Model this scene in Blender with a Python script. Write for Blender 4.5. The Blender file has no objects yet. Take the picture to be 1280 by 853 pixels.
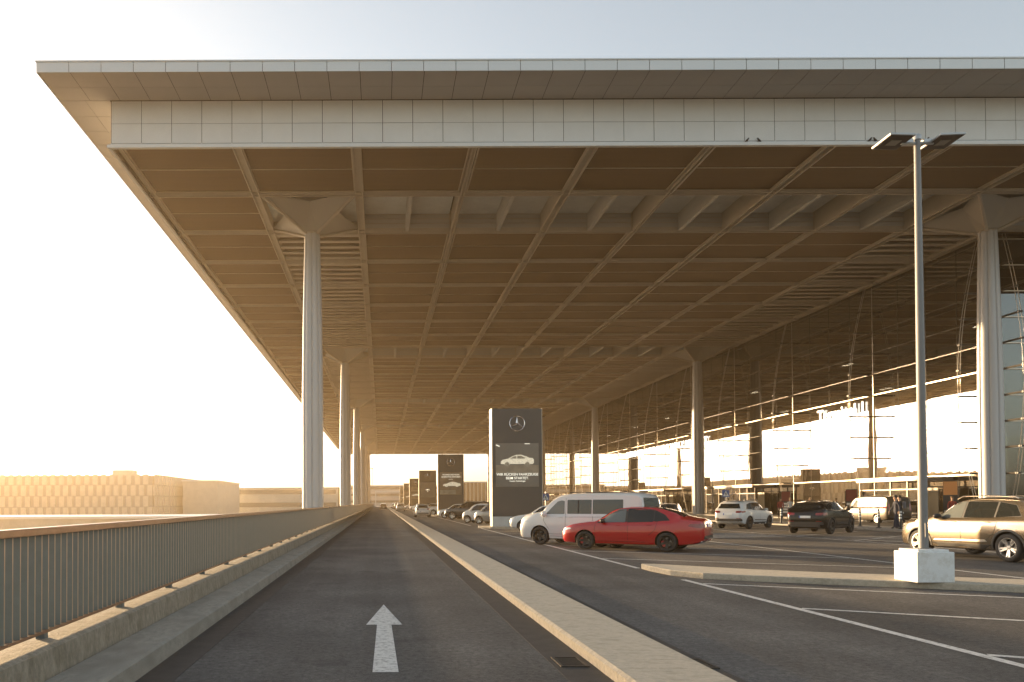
import bpy, bmesh, math, random
from mathutils import Vector, Matrix
from mathutils.bvhtree import BVHTree
R = math.radians
random.seed(7)
scene = bpy.context.scene
C = scene.collection
G = 6.25                      # ceiling module
X0, Y0 = -4.36, 47.4          # first outer column
ZC = 20.23                    # underside of the canopy
XF = X0 + 7*G + 3.6         # facade plane (42.5)
YS, YE = Y0 - 3.125 - G, Y0 - 3.125 + 38.5*G   # canopy front and back
XL = X0 - 3.125 - G - 0.2
SLOT = Y0 + 4.1               # south facade plane

# ------------------------------------------------------------------ materials
MATS = {}
def mat(name, col, rough=0.6, metal=0.0, var=0.0, vscale=3.0, bump=0.0, bscale=40.0, spec=0.5,
        emit=None, estr=0.0, stretch=(1, 1, 1), coat=0.0, obj=False, detail=6.0, grime=None, gscale=0.6, gamt=0.5):
    if name in MATS: return MATS[name]
    m = bpy.data.materials.new(name); m.use_nodes = True
    nt = m.node_tree; b = nt.nodes['Principled BSDF']
    b.inputs['Base Color'].default_value = (*col, 1)
    b.inputs['Roughness'].default_value = rough
    b.inputs['Metallic'].default_value = metal
    b.inputs['Specular IOR Level'].default_value = spec
    if coat:
        b.inputs['Coat Weight'].default_value = coat; b.inputs['Coat Roughness'].default_value = 0.04
    if emit:
        b.inputs['Emission Color'].default_value = (*emit, 1); b.inputs['Emission Strength'].default_value = estr
    if var or bump or grime:
        if obj:
            tc = nt.nodes.new('ShaderNodeTexCoord'); src = tc.outputs['Object']
        else:
            tc = nt.nodes.new('ShaderNodeNewGeometry'); src = tc.outputs['Position']
        mp = nt.nodes.new('ShaderNodeMapping'); mp.inputs['Scale'].default_value = stretch
        nt.links.new(src, mp.inputs['Vector']); src = mp.outputs['Vector']
    last = None
    if var:
        n = nt.nodes.new('ShaderNodeTexNoise'); n.inputs['Scale'].default_value = vscale
        n.inputs['Detail'].default_value = detail; n.inputs['Roughness'].default_value = 0.65
        nt.links.new(src, n.inputs['Vector'])
        mr = nt.nodes.new('ShaderNodeMapRange'); mr.inputs['From Min'].default_value = 0.3; mr.inputs['From Max'].default_value = 0.7
        mr.inputs['To Min'].default_value = 1-var; mr.inputs['To Max'].default_value = 1+var
        nt.links.new(n.outputs['Fac'], mr.inputs['Value'])
        mx = nt.nodes.new('ShaderNodeVectorMath'); mx.operation = 'SCALE'
        mx.inputs[0].default_value = col
        nt.links.new(mr.outputs['Result'], mx.inputs['Scale'])
        nt.links.new(mx.outputs['Vector'], b.inputs['Base Color']); last = mx.outputs['Vector']
    if grime:
        n2 = nt.nodes.new('ShaderNodeTexNoise'); n2.inputs['Scale'].default_value = gscale
        n2.inputs['Detail'].default_value = 5; n2.inputs['Roughness'].default_value = 0.7
        nt.links.new(src, n2.inputs['Vector'])
        r2 = nt.nodes.new('ShaderNodeMapRange'); r2.inputs['From Min'].default_value = 0.48; r2.inputs['From Max'].default_value = 0.68
        r2.inputs['To Max'].default_value = gamt
        nt.links.new(n2.outputs['Fac'], r2.inputs['Value'])
        mm = nt.nodes.new('ShaderNodeMix'); mm.data_type = 'RGBA'
        nt.links.new(r2.outputs['Result'], mm.inputs['Factor'])
        if last: nt.links.new(last, mm.inputs['A'])
        else: mm.inputs['A'].default_value = (*col, 1)
        mm.inputs['B'].default_value = (*grime, 1)
        nt.links.new(mm.outputs['Result'], b.inputs['Base Color'])
    if bump:
        n = nt.nodes.new('ShaderNodeTexNoise'); n.inputs['Scale'].default_value = bscale; n.inputs['Detail'].default_value = 4
        nt.links.new(src, n.inputs['Vector'])
        bp = nt.nodes.new('ShaderNodeBump'); bp.inputs['Strength'].default_value = bump; bp.inputs['Distance'].default_value = 0.02
        nt.links.new(n.outputs['Fac'], bp.inputs['Height']); nt.links.new(bp.outputs['Normal'], b.inputs['Normal'])
    MATS[name] = m
    return m

def glass_mat(name, refl, tint, rc=(0.95, 0.95, 0.95), rmax=.96):
    m = bpy.data.materials.new(name); m.use_nodes = True; nt = m.node_tree; nt.nodes.clear()
    o = nt.nodes.new('ShaderNodeOutputMaterial'); mx = nt.nodes.new('ShaderNodeMixShader')
    t = nt.nodes.new('ShaderNodeBsdfTransparent'); t.inputs['Color'].default_value = (*tint, 1)
    g = nt.nodes.new('ShaderNodeBsdfGlossy'); g.inputs['Roughness'].default_value = 0.012; g.inputs['Color'].default_value = (*rc, 1)
    lw = nt.nodes.new('ShaderNodeLayerWeight'); lw.inputs['Blend'].default_value = 0.35
    mr = nt.nodes.new('ShaderNodeMapRange'); mr.inputs['To Min'].default_value = refl; mr.inputs['To Max'].default_value = rmax
    nt.links.new(lw.outputs['Fresnel'], mr.inputs['Value'])
    # panes are never perfectly flat
    geo = nt.nodes.new('ShaderNodeNewGeometry'); n = nt.nodes.new('ShaderNodeTexNoise'); n.inputs['Scale'].default_value = 0.35
    nt.links.new(geo.outputs['Position'], n.inputs['Vector'])
    bp = nt.nodes.new('ShaderNodeBump'); bp.inputs['Strength'].default_value = 0.25; bp.inputs['Distance'].default_value = 0.01
    nt.links.new(n.outputs['Fac'], bp.inputs['Height']); nt.links.new(bp.outputs['Normal'], g.inputs['Normal'])
    nt.links.new(mr.outputs['Result'], mx.inputs['Fac']); nt.links.new(t.outputs[0], mx.inputs[1]); nt.links.new(g.outputs[0], mx.inputs[2])
    nt.links.new(mx.outputs[0], o.inputs['Surface'])
    return m

def asphalt(name, col, warm):
    m = bpy.data.materials.new(name); m.use_nodes = True; nt = m.node_tree; b = nt.nodes['Principled BSDF']
    geo = nt.nodes.new('ShaderNodeNewGeometry')
    L = nt.links.new
    def noise(scale, det, rough=.6, st=None):
        n = nt.nodes.new('ShaderNodeTexNoise'); n.inputs['Scale'].default_value = scale; n.inputs['Detail'].default_value = det
        n.inputs['Roughness'].default_value = rough
        if st:
            mp = nt.nodes.new('ShaderNodeMapping'); mp.inputs['Scale'].default_value = st
            L(geo.outputs['Position'], mp.inputs['Vector']); L(mp.outputs['Vector'], n.inputs['Vector'])
        else: L(geo.outputs['Position'], n.inputs['Vector'])
        return n
    fine = noise(13, 7, 1.0); big = noise(.35, 5); tyre = noise(1.0, 3, .5, (1.6, .04, 1))
    vor = nt.nodes.new('ShaderNodeTexVoronoi'); vor.inputs['Scale'].default_value = 34
    L(geo.outputs['Position'], vor.inputs['Vector'])
    r1 = nt.nodes.new('ShaderNodeValToRGB'); e = r1.color_ramp.elements
    e[0].position = .34; e[0].color = (*[c*.12 for c in col], 1); e[1].position = .66; e[1].color = (*[c*2.9 for c in col], 1)
    L(fine.outputs['Fac'], r1.inputs['Fac'])
    r3 = nt.nodes.new('ShaderNodeMapRange'); r3.inputs['From Min'].default_value = .35; r3.inputs['From Max'].default_value = .65
    r3.inputs['To Min'].default_value = .72; r3.inputs['To Max'].default_value = 1.3
    L(big.outputs['Fac'], r3.inputs['Value'])
    r4 = nt.nodes.new('ShaderNodeMapRange'); r4.inputs['From Min'].default_value = .35; r4.inputs['From Max'].default_value = .65
    r4.inputs['To Min'].default_value = .85; r4.inputs['To Max'].default_value = 1.15
    L(tyre.outputs['Fac'], r4.inputs['Value'])
    mu = nt.nodes.new('ShaderNodeMath'); mu.operation = 'MULTIPLY'; L(r3.outputs[0], mu.inputs[0]); L(r4.outputs[0], mu.inputs[1])
    sc = nt.nodes.new('ShaderNodeVectorMath'); sc.operation = 'SCALE'
    L(r1.outputs['Color'], sc.inputs[0]); L(mu.outputs[0], sc.inputs['Scale'])
    # pale stones
    vr = nt.nodes.new('ShaderNodeValToRGB'); vr.color_ramp.elements[0].position = 0; vr.color_ramp.elements[0].color = (1, 1, 1, 1)
    vr.color_ramp.elements[1].position = .17; vr.color_ramp.elements[1].color = (0, 0, 0, 1)
    L(vor.outputs['Distance'], vr.inputs['Fac'])
    mx = nt.nodes.new('ShaderNodeMix'); mx.data_type = 'RGBA'; L(vr.outputs['Color'], mx.inputs['Factor'])
    L(sc.outputs['Vector'], mx.inputs['A']); mx.inputs['B'].default_value = (*warm, 1)
    L(mx.outputs['Result'], b.inputs['Base Color'])
    st = noise(.9, 3, .55); sr = nt.nodes.new('ShaderNodeMapRange'); sr.inputs['From Min'].default_value = .62; sr.inputs['From Max'].default_value = .70
    sr.inputs['To Max'].default_value = .45; L(st.outputs['Fac'], sr.inputs['Value'])
    m2 = nt.nodes.new('ShaderNodeMix'); m2.data_type = 'RGBA'; L(sr.outputs[0], m2.inputs['Factor']); L(mx.outputs['Result'], m2.inputs['A'])
    m2.inputs['B'].default_value = (.022, .020, .019, 1); L(m2.outputs['Result'], b.inputs['Base Color'])
    b.inputs['Roughness'].default_value = .82; b.inputs['Specular IOR Level'].default_value = .35
    bp = nt.nodes.new('ShaderNodeBump'); bp.inputs['Strength'].default_value = .55; bp.inputs['Distance'].default_value = .008
    L(fine.outputs['Fac'], bp.inputs['Height']); L(bp.outputs['Normal'], b.inputs['Normal'])
    return m

M_asph = asphalt('asphalt', (.056, .054, .052), (.17, .155, .135))
M_asph2 = asphalt('asphalt_bays', (.060, .055, .050), (.17, .14, .115))
M_gutter = mat('gutter_asphalt', (.045, .040, .036), .7, var=.3, vscale=5, bump=.3, bscale=120)
M_conc = mat('kerb_concrete', (.46, .405, .32), .85, var=.16, vscale=24, bump=.5, bscale=60, grime=(.22, .195, .15), gscale=7, gamt=.45, stretch=(.6, 1.2, 1))
M_parapet = mat('parapet_concrete', (.31, .27, .21), .9, var=.28, vscale=22, bump=.8, bscale=45, grime=(.13, .115, .075), gscale=5, gamt=.6, stretch=(1, 1, .5))
M_paint = mat('road_paint', (.62, .61, .58), .7, var=.12, vscale=30, bump=.3, bscale=90, grime=(.12, .11, .10), gscale=14, gamt=.75)
M_slabs = mat('pavement_slabs', (.30, .28, .25), .85, var=.15, vscale=4, bump=.2)
M_ground = mat('pale_ground', (.30, .28, .24), .9, var=.4, vscale=.05, stretch=(.3, 2.5, 1), grime=(.14, .14, .09), gscale=.02, gamt=.8)
M_alu = mat('white_panels', (.68, .69, .68), .55, var=.04, vscale=.8, metal=0.0)
M_edge = mat('eave_metal', (.62, .64, .64), .4, metal=.2)
M_dark = mat('joint_backing', (.03, .03, .028), .8)
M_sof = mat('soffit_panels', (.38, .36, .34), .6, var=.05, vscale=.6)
M_ceil = mat('ceiling_mesh', (.125, .072, .028), .75, var=.10, vscale=.9, bump=.0, stretch=(.25, 6, 1), detail=8)
M_trim = mat('ceiling_trim', (.52, .45, .35), .5)
M_beam = mat('beam_paint', (.46, .41, .335), .55, var=.05, vscale=1.5)
M_head = mat('column_head_paint', (.37, .35, .31), .5)
M_col = mat('column_paint', (.47, .48, .49), .38, var=.04, vscale=1.2, stretch=(1, 1, .2))
M_coffer = mat('skylight_panel', (.60, .64, .64), .5, var=.1, vscale=1.0)  # daylight coming through the skylights painted in as a brighter panel colour
M_glass = glass_mat('facade_glass', .40, (.42, .40, .36), (.92, .90, .86), .78)
M_glass2 = glass_mat('side_facade_glass', .16, (.55, .56, .55), (.55, .60, .62))
M_mull = mat('mullion_metal', (.52, .47, .40), .35, metal=.6)
M_thin = mat('thin_mullion', (.16, .14, .11), .55)
M_steel = mat('steel', (.45, .44, .42), .35, metal=.9)
M_inter = mat('interior_wall', (.10, .075, .05), .7, var=.25, vscale=.3, stretch=(1, 1, .2))
M_interf = mat('interior_floor', (.12, .11, .10), .4)
M_wood = mat('interior_wood', (.16, .09, .045), .5, var=.3, vscale=1.5, stretch=(1, 1, .1))
M_lampe = mat('interior_light', (.9, .9, .85), emit=(1, .93, .8), estr=6)
M_rail = mat('rail_handrail', (.30, .20, .13), .38, metal=.65, var=.15, vscale=6, obj=False)
M_bar = mat('rail_bars', (.145, .175, .185), .5, metal=.3, var=.08, vscale=8)
M_railb = mat('rail_bottom', (.24, .15, .10), .5, metal=.4)
M_pyl = mat('pylon_black', (.050, .046, .043), .38, var=.05, vscale=1)
M_pylside = mat('pylon_side', (.55, .50, .42), .4, metal=.3)
M_pylbase = mat('pylon_base_concrete', (.48, .49, .47), .75, var=.12, vscale=4, bump=.2, grime=(.3, .29, .26), gscale=2)
M_chrome = mat('emblem_chrome', (.85, .85, .87), .2, metal=1.0)
M_pole = mat('lamp_pole', (.20, .20, .20), .5, metal=.0, var=.06, vscale=6)
M_block = mat('white_painted_concrete', (.74, .76, .76), .75, var=.05, vscale=7, bump=.25, bscale=60, grime=(.5, .47, .40), gscale=5, gamt=.5)
M_lhead = mat('lamp_head', (.42, .44, .45), .4, metal=.4)
M_lunder = mat('lamp_underside', (.06, .05, .045), .5)
M_iron = mat('cast_iron', (.07, .06, .05), .6, metal=.5, bump=.3)
M_gar = mat('garage_panel', (.50, .47, .40), .75, var=.1, vscale=.5)
M_garb = mat('garage_recess', (.36, .34, .30), .8)
M_rubber = mat('tyre_rubber', (.022, .021, .020), .75, bump=.1, bscale=90, obj=True)
M_well = mat('wheel_well', (.012, .012, .012), .9)
M_trimb = mat('black_plastic', (.028, .027, .026), .55)
M_cglass = mat('car_glass', (.016, .019, .019), .03, spec=.5, coat=.2)
M_cglass2 = mat('car_glass_pale', (.13, .145, .14), .05, spec=.5, coat=.3)
M_rimb = mat('rim_black', (.035, .033, .032), .3, metal=.6)
M_rims = mat('rim_silver', (.62, .60, .57), .28, metal=.9)
M_red = mat('tail_red', (.22, .012, .012), .12, coat=.8)
M_lens = mat('head_lens', (.62, .62, .60), .08, metal=.4, coat=.8)
M_plate = mat('number_plate', (.72, .73, .72), .4)
M_blue = mat('plate_blue', (.02, .06, .35), .4)
M_disc = mat('brake_disc', (.25, .24, .23), .4, metal=.8)
M_caliper = mat('brake_red', (.45, .03, .03), .4)
def paint(name, col, metal=.0, rough=.28):
    return mat(name, col, rough, metal, coat=1.0)

# ------------------------------------------------------------------ helpers
class MB:
    def __init__(s): s.bm = bmesh.new()
    def box(s, x0, x1, y0, y1, z0, z1, mi=0):
        v = [s.bm.verts.new(p) for p in ((x0,y0,z0),(x1,y0,z0),(x1,y1,z0),(x0,y1,z0),(x0,y0,z1),(x1,y0,z1),(x1,y1,z1),(x0,y1,z1))]
        for f in ((3,2,1,0),(4,5,6,7),(0,1,5,4),(1,2,6,5),(2,3,7,6),(3,0,4,7)):
            fc = s.bm.faces.new([v[i] for i in f]); fc.material_index = mi
        return s
    def obox(s, c, ax, ay, az, mi=0):
        c, ax, ay, az = map(Vector, (c, ax, ay, az))
        v = [s.bm.verts.new(c+i*ax+j*ay+k*az) for i, j, k in ((-1,-1,-1),(1,-1,-1),(1,1,-1),(-1,1,-1),(-1,-1,1),(1,-1,1),(1,1,1),(-1,1,1))]
        for f in ((3,2,1,0),(4,5,6,7),(0,1,5,4),(1,2,6,5),(2,3,7,6),(3,0,4,7)):
            s.bm.faces.new([v[i] for i in f]).material_index = mi
        return s
    def prism(s, poly, z0, z1, mi=0):
        n = len(poly)
        a = [s.bm.verts.new((x, y, z0)) for x, y in poly]; b = [s.bm.verts.new((x, y, z1)) for x, y in poly]
        s.bm.faces.new(b).material_index = mi; s.bm.faces.new(a[::-1]).material_index = mi
        for i in range(n):
            s.bm.faces.new((a[i], a[(i+1) % n], b[(i+1) % n], b[i])).material_index = mi
        return s
    def ext(s, poly, p0, u, v, w):
        """polygon (a,b) in plane p0 + a*u + b*v, thickness vector w"""
        p0, u, v, w = map(Vector, (p0, u, v, w)); n = len(poly)
        a = [s.bm.verts.new(p0+u*x+v*y) for x, y in poly]; b = [s.bm.verts.new(p0+u*x+v*y+w) for x, y in poly]
        s.bm.faces.new(b); s.bm.faces.new(a[::-1])
        for i in range(n): s.bm.faces.new((a[i], a[(i+1) % n], b[(i+1) % n], b[i]))
        return s
    def tube(s, pts, r, n=8, cap=True):
        pts = [Vector(p) for p in pts]; rings = []
        rr = r if isinstance(r, (list, tuple)) else [r]*len(pts)
        for i, p in enumerate(pts):
            d = (pts[min(i+1, len(pts)-1)] - pts[max(i-1, 0)]).normalized()
            u = d.cross(Vector((0, 0, 1)))
            if u.length < 1e-3: u = d.cross(Vector((0, 1, 0)))
            u.normalize(); v = d.cross(u)
            rings.append([s.bm.verts.new(p + rr[i]*(u*math.cos(2*math.pi*k/n)+v*math.sin(2*math.pi*k/n))) for k in range(n)])
        for a, b in zip(rings, rings[1:]):
            for k in range(n): s.bm.faces.new((a[k], a[(k+1) % n], b[(k+1) % n], b[k]))
        if cap: s.bm.faces.new(rings[0]); s.bm.faces.new(rings[-1][::-1])
        return s
    def lathe(s, prof, c=(0, 0, 0), n=24, axis='Z', mi=0, cap=True):
        rings = []
        for r, h in prof:
            ring = []
            for k in range(n):
                a = 2*math.pi*k/n
                p = (r*math.cos(a), r*math.sin(a), h) if axis == 'Z' else (r*math.cos(a), h, r*math.sin(a))
                ring.append(s.bm.verts.new(Vector(p)+Vector(c)))
            rings.append(ring)
        for a, b in zip(rings, rings[1:]):
            for k in range(n): s.bm.faces.new((a[k], a[(k+1) % n], b[(k+1) % n], b[k])).material_index = mi
        if cap and prof[0][0] > 1e-4: s.bm.faces.new(rings[0]).material_index = mi
        if cap and prof[-1][0] > 1e-4: s.bm.faces.new(rings[-1][::-1]).material_index = mi
        return s
    def build(s, name, m, parent=None, smooth=False, bevel=0, props=None):
        bmesh.ops.recalc_face_normals(s.bm, faces=s.bm.faces)
        me = bpy.data.meshes.new(name); s.bm.to_mesh(me); s.bm.free()
        for mm in (m if isinstance(m, (list, tuple)) else [m]): me.materials.append(mm)
        if smooth: me.shade_smooth(); me.set_sharp_from_angle(angle=R(smooth if smooth > 1 else 40))
        o = bpy.data.objects.new(name, me); C.objects.link(o)
        if parent: o.parent = parent
        if bevel:
            b = o.modifiers.new('bevel', 'BEVEL'); b.width = bevel; b.segments = 2; b.limit_method = 'ANGLE'
        return o
def tag(o, label, cat, group=None):
    o['label'] = label; o['category'] = cat
    if group: o['group'] = group
    return o
def kind(o, k): o['kind'] = k; return o
def empty(name, label=None, cat=None, loc=(0, 0, 0), rz=0, group=None):
    o = bpy.data.objects.new(name, None); o.empty_display_size = .3; C.objects.link(o)
    o.location = loc; o.rotation_euler = (0, 0, rz)
    if label: tag(o, label, cat, group)
    return o
def kids(o, pool={}): return [c for c in C.objects if c.parent == o]
def copy_tree(o, parent=None):
    c = o.copy(); C.objects.link(c)
    if parent: c.parent = parent
    for ch in kids(o): copy_tree(ch, c)
    return c
def textmesh(name, s, size, mtl, loc, rot, ext=.01, parent=None, align='CENTER', xs=1.0):
    cu = bpy.data.curves.new(name, 'FONT'); cu.body = s; cu.size = size; cu.extrude = ext; cu.align_x = align; cu.offset = size*.012
    t = bpy.data.objects.new('tmp', cu); C.objects.link(t)
    dg = bpy.context.evaluated_depsgraph_get()
    me = bpy.data.meshes.new_from_object(t.evaluated_get(dg)); bpy.data.objects.remove(t)
    me.materials.clear(); me.materials.append(mtl)
    o = bpy.data.objects.new(name, me); C.objects.link(o); o.location = loc; o.rotation_euler = rot; o.scale = (xs, 1, 1)
    if parent: o.parent = parent
    return o

# ------------------------------------------------------------------ camera
cam = bpy.data.cameras.new('camera'); co = bpy.data.objects.new('camera', cam); C.objects.link(co); scene.camera = co
cam.sensor_width = 36; cam.lens = 919.7/1280*36
cam.shift_x = (640-475.84)/1280; cam.shift_y = (614.32-426.5)/1280
cam.clip_end = 6000; cam.clip_start = .1
co.location = (0, 0, 1.62)
co.matrix_world = Matrix.Translation((0, 0, 1.62)) @ Matrix.Rotation(R(90)+.0158, 4, 'X') @ Matrix.Rotation(-.004, 4, 'Z')

# ------------------------------------------------------------------ ground
UP, LOW = 0.0, -3.4
def slab(name, x0, x1, y0, y1, z0, z1, m): return kind(MB().box(x0, x1, y0, y1, z0, z1).build(name, m), 'structure')
slab('ground', -600, 400, -300, 650, LOW-.5, LOW, M_ground)
slab('bridge_deck', -3.4, 75, -40, 318, -1.2, -.02, M_parapet)
kind(MB().box(-2.3, 6.25, -40, 318, -.02, UP).build('road', M_asph), 'structure')
kind(MB().box(6.25, 38.2, -40, 318, -.02, UP-.002).build('parking_area', M_asph2), 'structure')
slab('pavement', 38.2, XF-.02, -40, 318, -.02, .12, M_slabs)
slab('interior_floor', XF, 74, SLOT, 290, -.02, .14, M_interf)
slab('forecourt', XF-.02, 75, -40, SLOT, -.02, .12, M_slabs)
# kerbs: low kerb with a small bevel beside the parapet, central median
def profile_run(name, prof, y0, y1, m, seg=None, gap=.008, parent=None):
    b = MB(); ys = []
    if seg:
        y = y0
        while y < y1: ys.append((y, min(y+seg, y1)-gap)); y += seg
    else: ys = [(y0, y1)]
    for a, c in ys:
        v0 = [b.bm.verts.new((x, a, z)) for x, z in prof]; v1 = [b.bm.verts.new((x, c, z)) for x, z in prof]
        n = len(prof); b.bm.faces.new(v0); b.bm.faces.new(v1[::-1])
        for i in range(n): b.bm.faces.new((v0[i], v1[i], v1[(i+1) % n], v0[(i+1) % n]))
    return b.build(name, m, parent)
kind(profile_run('kerb', [(-2.24, -.01), (-2.27, .15), (-2.30, .17), (-2.72, .19), (-2.72, -.01)], -20, 316, mat('low_kerb_concrete', (.30, .28, .24), .88, var=.2, vscale=16, bump=.5, bscale=60, grime=(.13, .12, .10), gscale=4, gamt=.5, stretch=(1, .5, 1)), 8.0, .004), 'structure')
kind(MB().box(-2.24, -1.9, -20, 316, 0, .004).build('gutter', M_gutter), 'structure')
med = MB()
y = -10.0
while y < 316:
    x0, x1 = 2.10, 2.98
    y1 = y + 1.0
    pr = [(x0, -.01), (x0-.005, .10), (x0+.03, .125), (x1-.03, .125), (x1, .10), (x1, -.01)]
    v0 = [med.bm.verts.new((a, y, z)) for a, z in pr]; v1 = [med.bm.verts.new((a, y1-.006, z)) for a, z in pr]
    med.bm.faces.new(v0); med.bm.faces.new(v1[::-1])
    for i in range(6): med.bm.faces.new((v0[i], v1[i], v1[(i+1) % 6], v0[(i+1) % 6]))
    y = y1
    if y > 60: pass
kind(med.build('median_kerb', M_conc), 'structure')
kind(MB().box(1.70, 2.10, -10, 316, 0, .003).build('median_gutter', M_gutter), 'structure')
kind(MB().box(2.98, 3.28, -10, 316, 0, .003).build('outer_gutter', M_gutter), 'structure')
# parapet (a thing) and railing
par = profile_run('concrete_parapet', [(-2.72, -.02), (-2.76, .41), (-2.80, .43), (-3.36, .40), (-3.40, .44), (-3.40, -1.3), (-2.74, -1.3)], -20, 316, M_parapet, 10.0, .005)
tag(par, 'low stained concrete parapet wall carrying the railing along the left road edge', 'parapet')

rl = empty('railing', 'long bridge railing with copper toned handrail above dark upright flat bars', 'railing', (-3.05, 5, .45))
def rp(b, name, m, **k):
    o = b.build(name, m, **k); o.parent = rl; o.matrix_parent_inverse = Matrix.Translation((3.05, -5, -.45)); return o
b = MB(); y = -6.4
while y < 314:
    b.box(-3.10, -3.00, y, min(y+5.94, 314)-.004, 1.345, 1.412); y += 5.94
rp(b, 'handrail', M_rail, bevel=.006)
rp(MB().box(-3.085, -3.015, -6, 314, .462, .488), 'bottom_rail', M_railb)
b = MB(); be = MB(); y = 2.0
while y < 314:
    st = .13
    b.box(-3.088, -3.016, y-.004, y+.004, .488, 1.345)
    be.box(-3.0155, -3.012, y-.0055, y+.0055, .49, 1.343)
    y += st
kind(rp(b, 'upright_bars', M_bar), 'stuff'); kind(rp(be, 'bar_edges_lit', mat('bar_edge_lit', (.42, .34, .27), .45, metal=.4)), 'stuff')  # sunlit edges and shaded blue-grey faces of each bar, painted as two colours
y = 4.65; n = 0; rest = MB()
while y < 314:
    if n < 90:
        rp(MB().box(-3.09, -3.01, y-.035, y+.035, .40, .462), 'post_foot', M_bar)
    else: rest.box(-3.09, -3.01, y-.035, y+.035, .40, .462)
    y += 1.98; n += 1
kind(rp(rest, 'far_post_feet', M_bar), 'stuff')

# painted markings
ZP = .004
SL = R(28); U = Vector((math.cos(SL), -math.sin(SL)))
def line(x0, y0, x1, y1, w=.12, z=ZP):
    d = Vector((x1-x0, y1-y0)).normalized(); n = Vector((-d.y, d.x))*w/2
    b = MB(); v = [b.bm.verts.new((p[0], p[1], z)) for p in ((x0+n.x, y0+n.y), (x1+n.x, y1+n.y), (x1-n.x, y1-n.y), (x0-n.x, y0-n.y))]
    b.bm.faces.new(v); return kind(b.build('road_marking', M_paint), 'structure')
line(6.27, -5, 6.27, 15.3, .13)
y = 17.95
for a, c in ((17.95, 46.2), (51.4, 90), (95, 134), (139, 178), (183, 222), (227, 300)): line(6.27, a, 6.27, c, .13)
for yy in (4.3, 7.75, 11.15, 14.55, 21.15, 24.55, 27.95, 31.35, 34.75, 38.15, 41.55, 54, 57.4, 60.8, 64.2, 67.6, 71, 74.4, 77.8, 81.2):
    line(6.35, yy-.02, 13.25, yy-.02-6.9*math.tan(SL), .11)
line(13.35, 12.6, 13.35, 60, .12)
line(19.2, 20, 19.2, 120, .12)
for k in range(12):
    yy = 30+k*4.2
    line(19.3, yy, 25.5, yy+5.2, .11)
for k in range(5): line(14.0+k*.0, 33.0+k*.9, 18.6, 33.9+k*.9, .3)
for k in range(8): line(19.8, 26+k*1.0, 23.5, 26.8+k*1.0, .16)
ar = MB(); v = [ar.bm.verts.new((x, y, ZP+.001)) for x, y in ((.04, 11.72), (-.20, 9.79), (-.055, 9.79), (-.085, 7.05), (.165, 7.05), (.135, 9.79), (.28, 9.79))]
ar.bm.faces.new(v); kind(ar.build('road_marking', M_paint), 'structure')

# traffic islands
def island(dy, w=1.25, x1=13.2, tipx=6.3):
    t = math.tan(SL)
    f = lambda x, o: (x, 15.45+o+dy-(x-6.5)*t)
    poly = [(tipx, 17.85+dy), (6.28, 17.2+dy), (6.36, 16.2+dy), (6.75, 15.45+dy), f(7.6, -.02), f(x1, 0), (x1+.35, 15.45+dy-(x1+.2-6.5)*t+.6), f(x1, w/math.cos(SL)+.1), f(9.5, w/math.cos(SL)+.15), f(8.2, w/math.cos(SL)+.3), (6.6, 17.8+dy)]
    b = MB(); b.prism(poly[::-1], -.01, .125)
    return kind(b.build('traffic_island', M_conc, bevel=.02), 'structure')
island(0)
for k in range(6): island(29.9+43.75*k, 2.9)
# far drop-off island with bollards
isl = MB().box(27.0, 30.2, 20, 300, -.01, .10).build('drop_off_island', M_slabs, bevel=.02); kind(isl, 'structure')

# gully grates
def grate(x, y, label):
    g = empty('gully_grate', label, 'drain grate', (x, y, .004), 0, 'drain grates beside the median kerb')
    f = MB(); w, d = .14, .22
    f.box(-w, w, -d, -d+.03, 0, .012).box(-w, w, d-.03, d, 0, .012).box(-w, -w+.03, -d+.03, d-.03, 0, .012).box(w-.03, w, -d+.03, d-.03, 0, .012)
    f.build('frame', M_iron, g)
    s = MB()
    for k in range(7): s.box(-w+.035, w-.035, -d+.045+k*.051, -d+.072+k*.051, 0, .010)
    s.build('slats', M_iron, g)
    MB().box(-w+.03, w-.03, -d+.03, d-.03, 0, .001).build('shaft_shade', M_well, g)  # shade below the slats, painted as a thin near-black sheet
grate(1.90, 7.45, 'slotted iron drain grate in the gutter on the arrow lane side of the median')
grate(3.13, 7.35, 'slotted iron drain grate on the parking side of the median kerb')

# ------------------------------------------------------------------ terminal building
T = empty('airport_terminal', 'vast flat roofed airport terminal with coffered canopy, tall columns and glass front', 'terminal building', (XF, SLOT, 0))
TI = Matrix.Translation((-XF, -SLOT, 0))
def tp(b, name, m, parent=None, **k):
    o = b.build(name, m, **k); o.parent = parent or T
    o.matrix_parent_inverse = TI
    return o
def tsub(b, name, m, parent, **k):
    o = b.build(name, m, **k); o.parent = parent; return o
XR = 92.0
PW = G/4
ZF = ZC-.2
# front fascia panels (vertical)
def rng(a, b_, st):
    r = []; x = a
    while x < b_-.01: r.append((x, min(x+st, b_))); x += st
    return r
g_ = .014
b = MB()
ys = YS-.18
for a, c in rng(XL+.05, XR, PW):
    b.box(a+g_, c-g_, ys-.02, ys, ZF+.27, ZF+1.28); b.box(a+g_, c-g_, ys-.02, ys, ZF+1.30, ZF+2.46)
tp(b, 'front_fascia', M_alu)
b = MB()
for a, c in rng(YS-.1, YE, PW):
    b.box(XL, XL+.02, a+g_, c-g_, ZF+.27, ZF+1.28); b.box(XL, XL+.02, a+g_, c-g_, ZF+1.30, ZF+2.46)
tp(b, 'side_fascia', M_alu)
tp(MB().box(XL+.03, XR, ys+.01, YE, ZF+1.75, ZF+2.9), 'roof_core', M_dark)
tp(MB().box(XL+.03, XR, ys+.01, ys+.1, ZF+.1, ZF+1.75).box(XL+.03, XL+.1, ys+.1, YE, ZF+.1, ZF+1.75), 'fascia_backing', M_dark)
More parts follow.
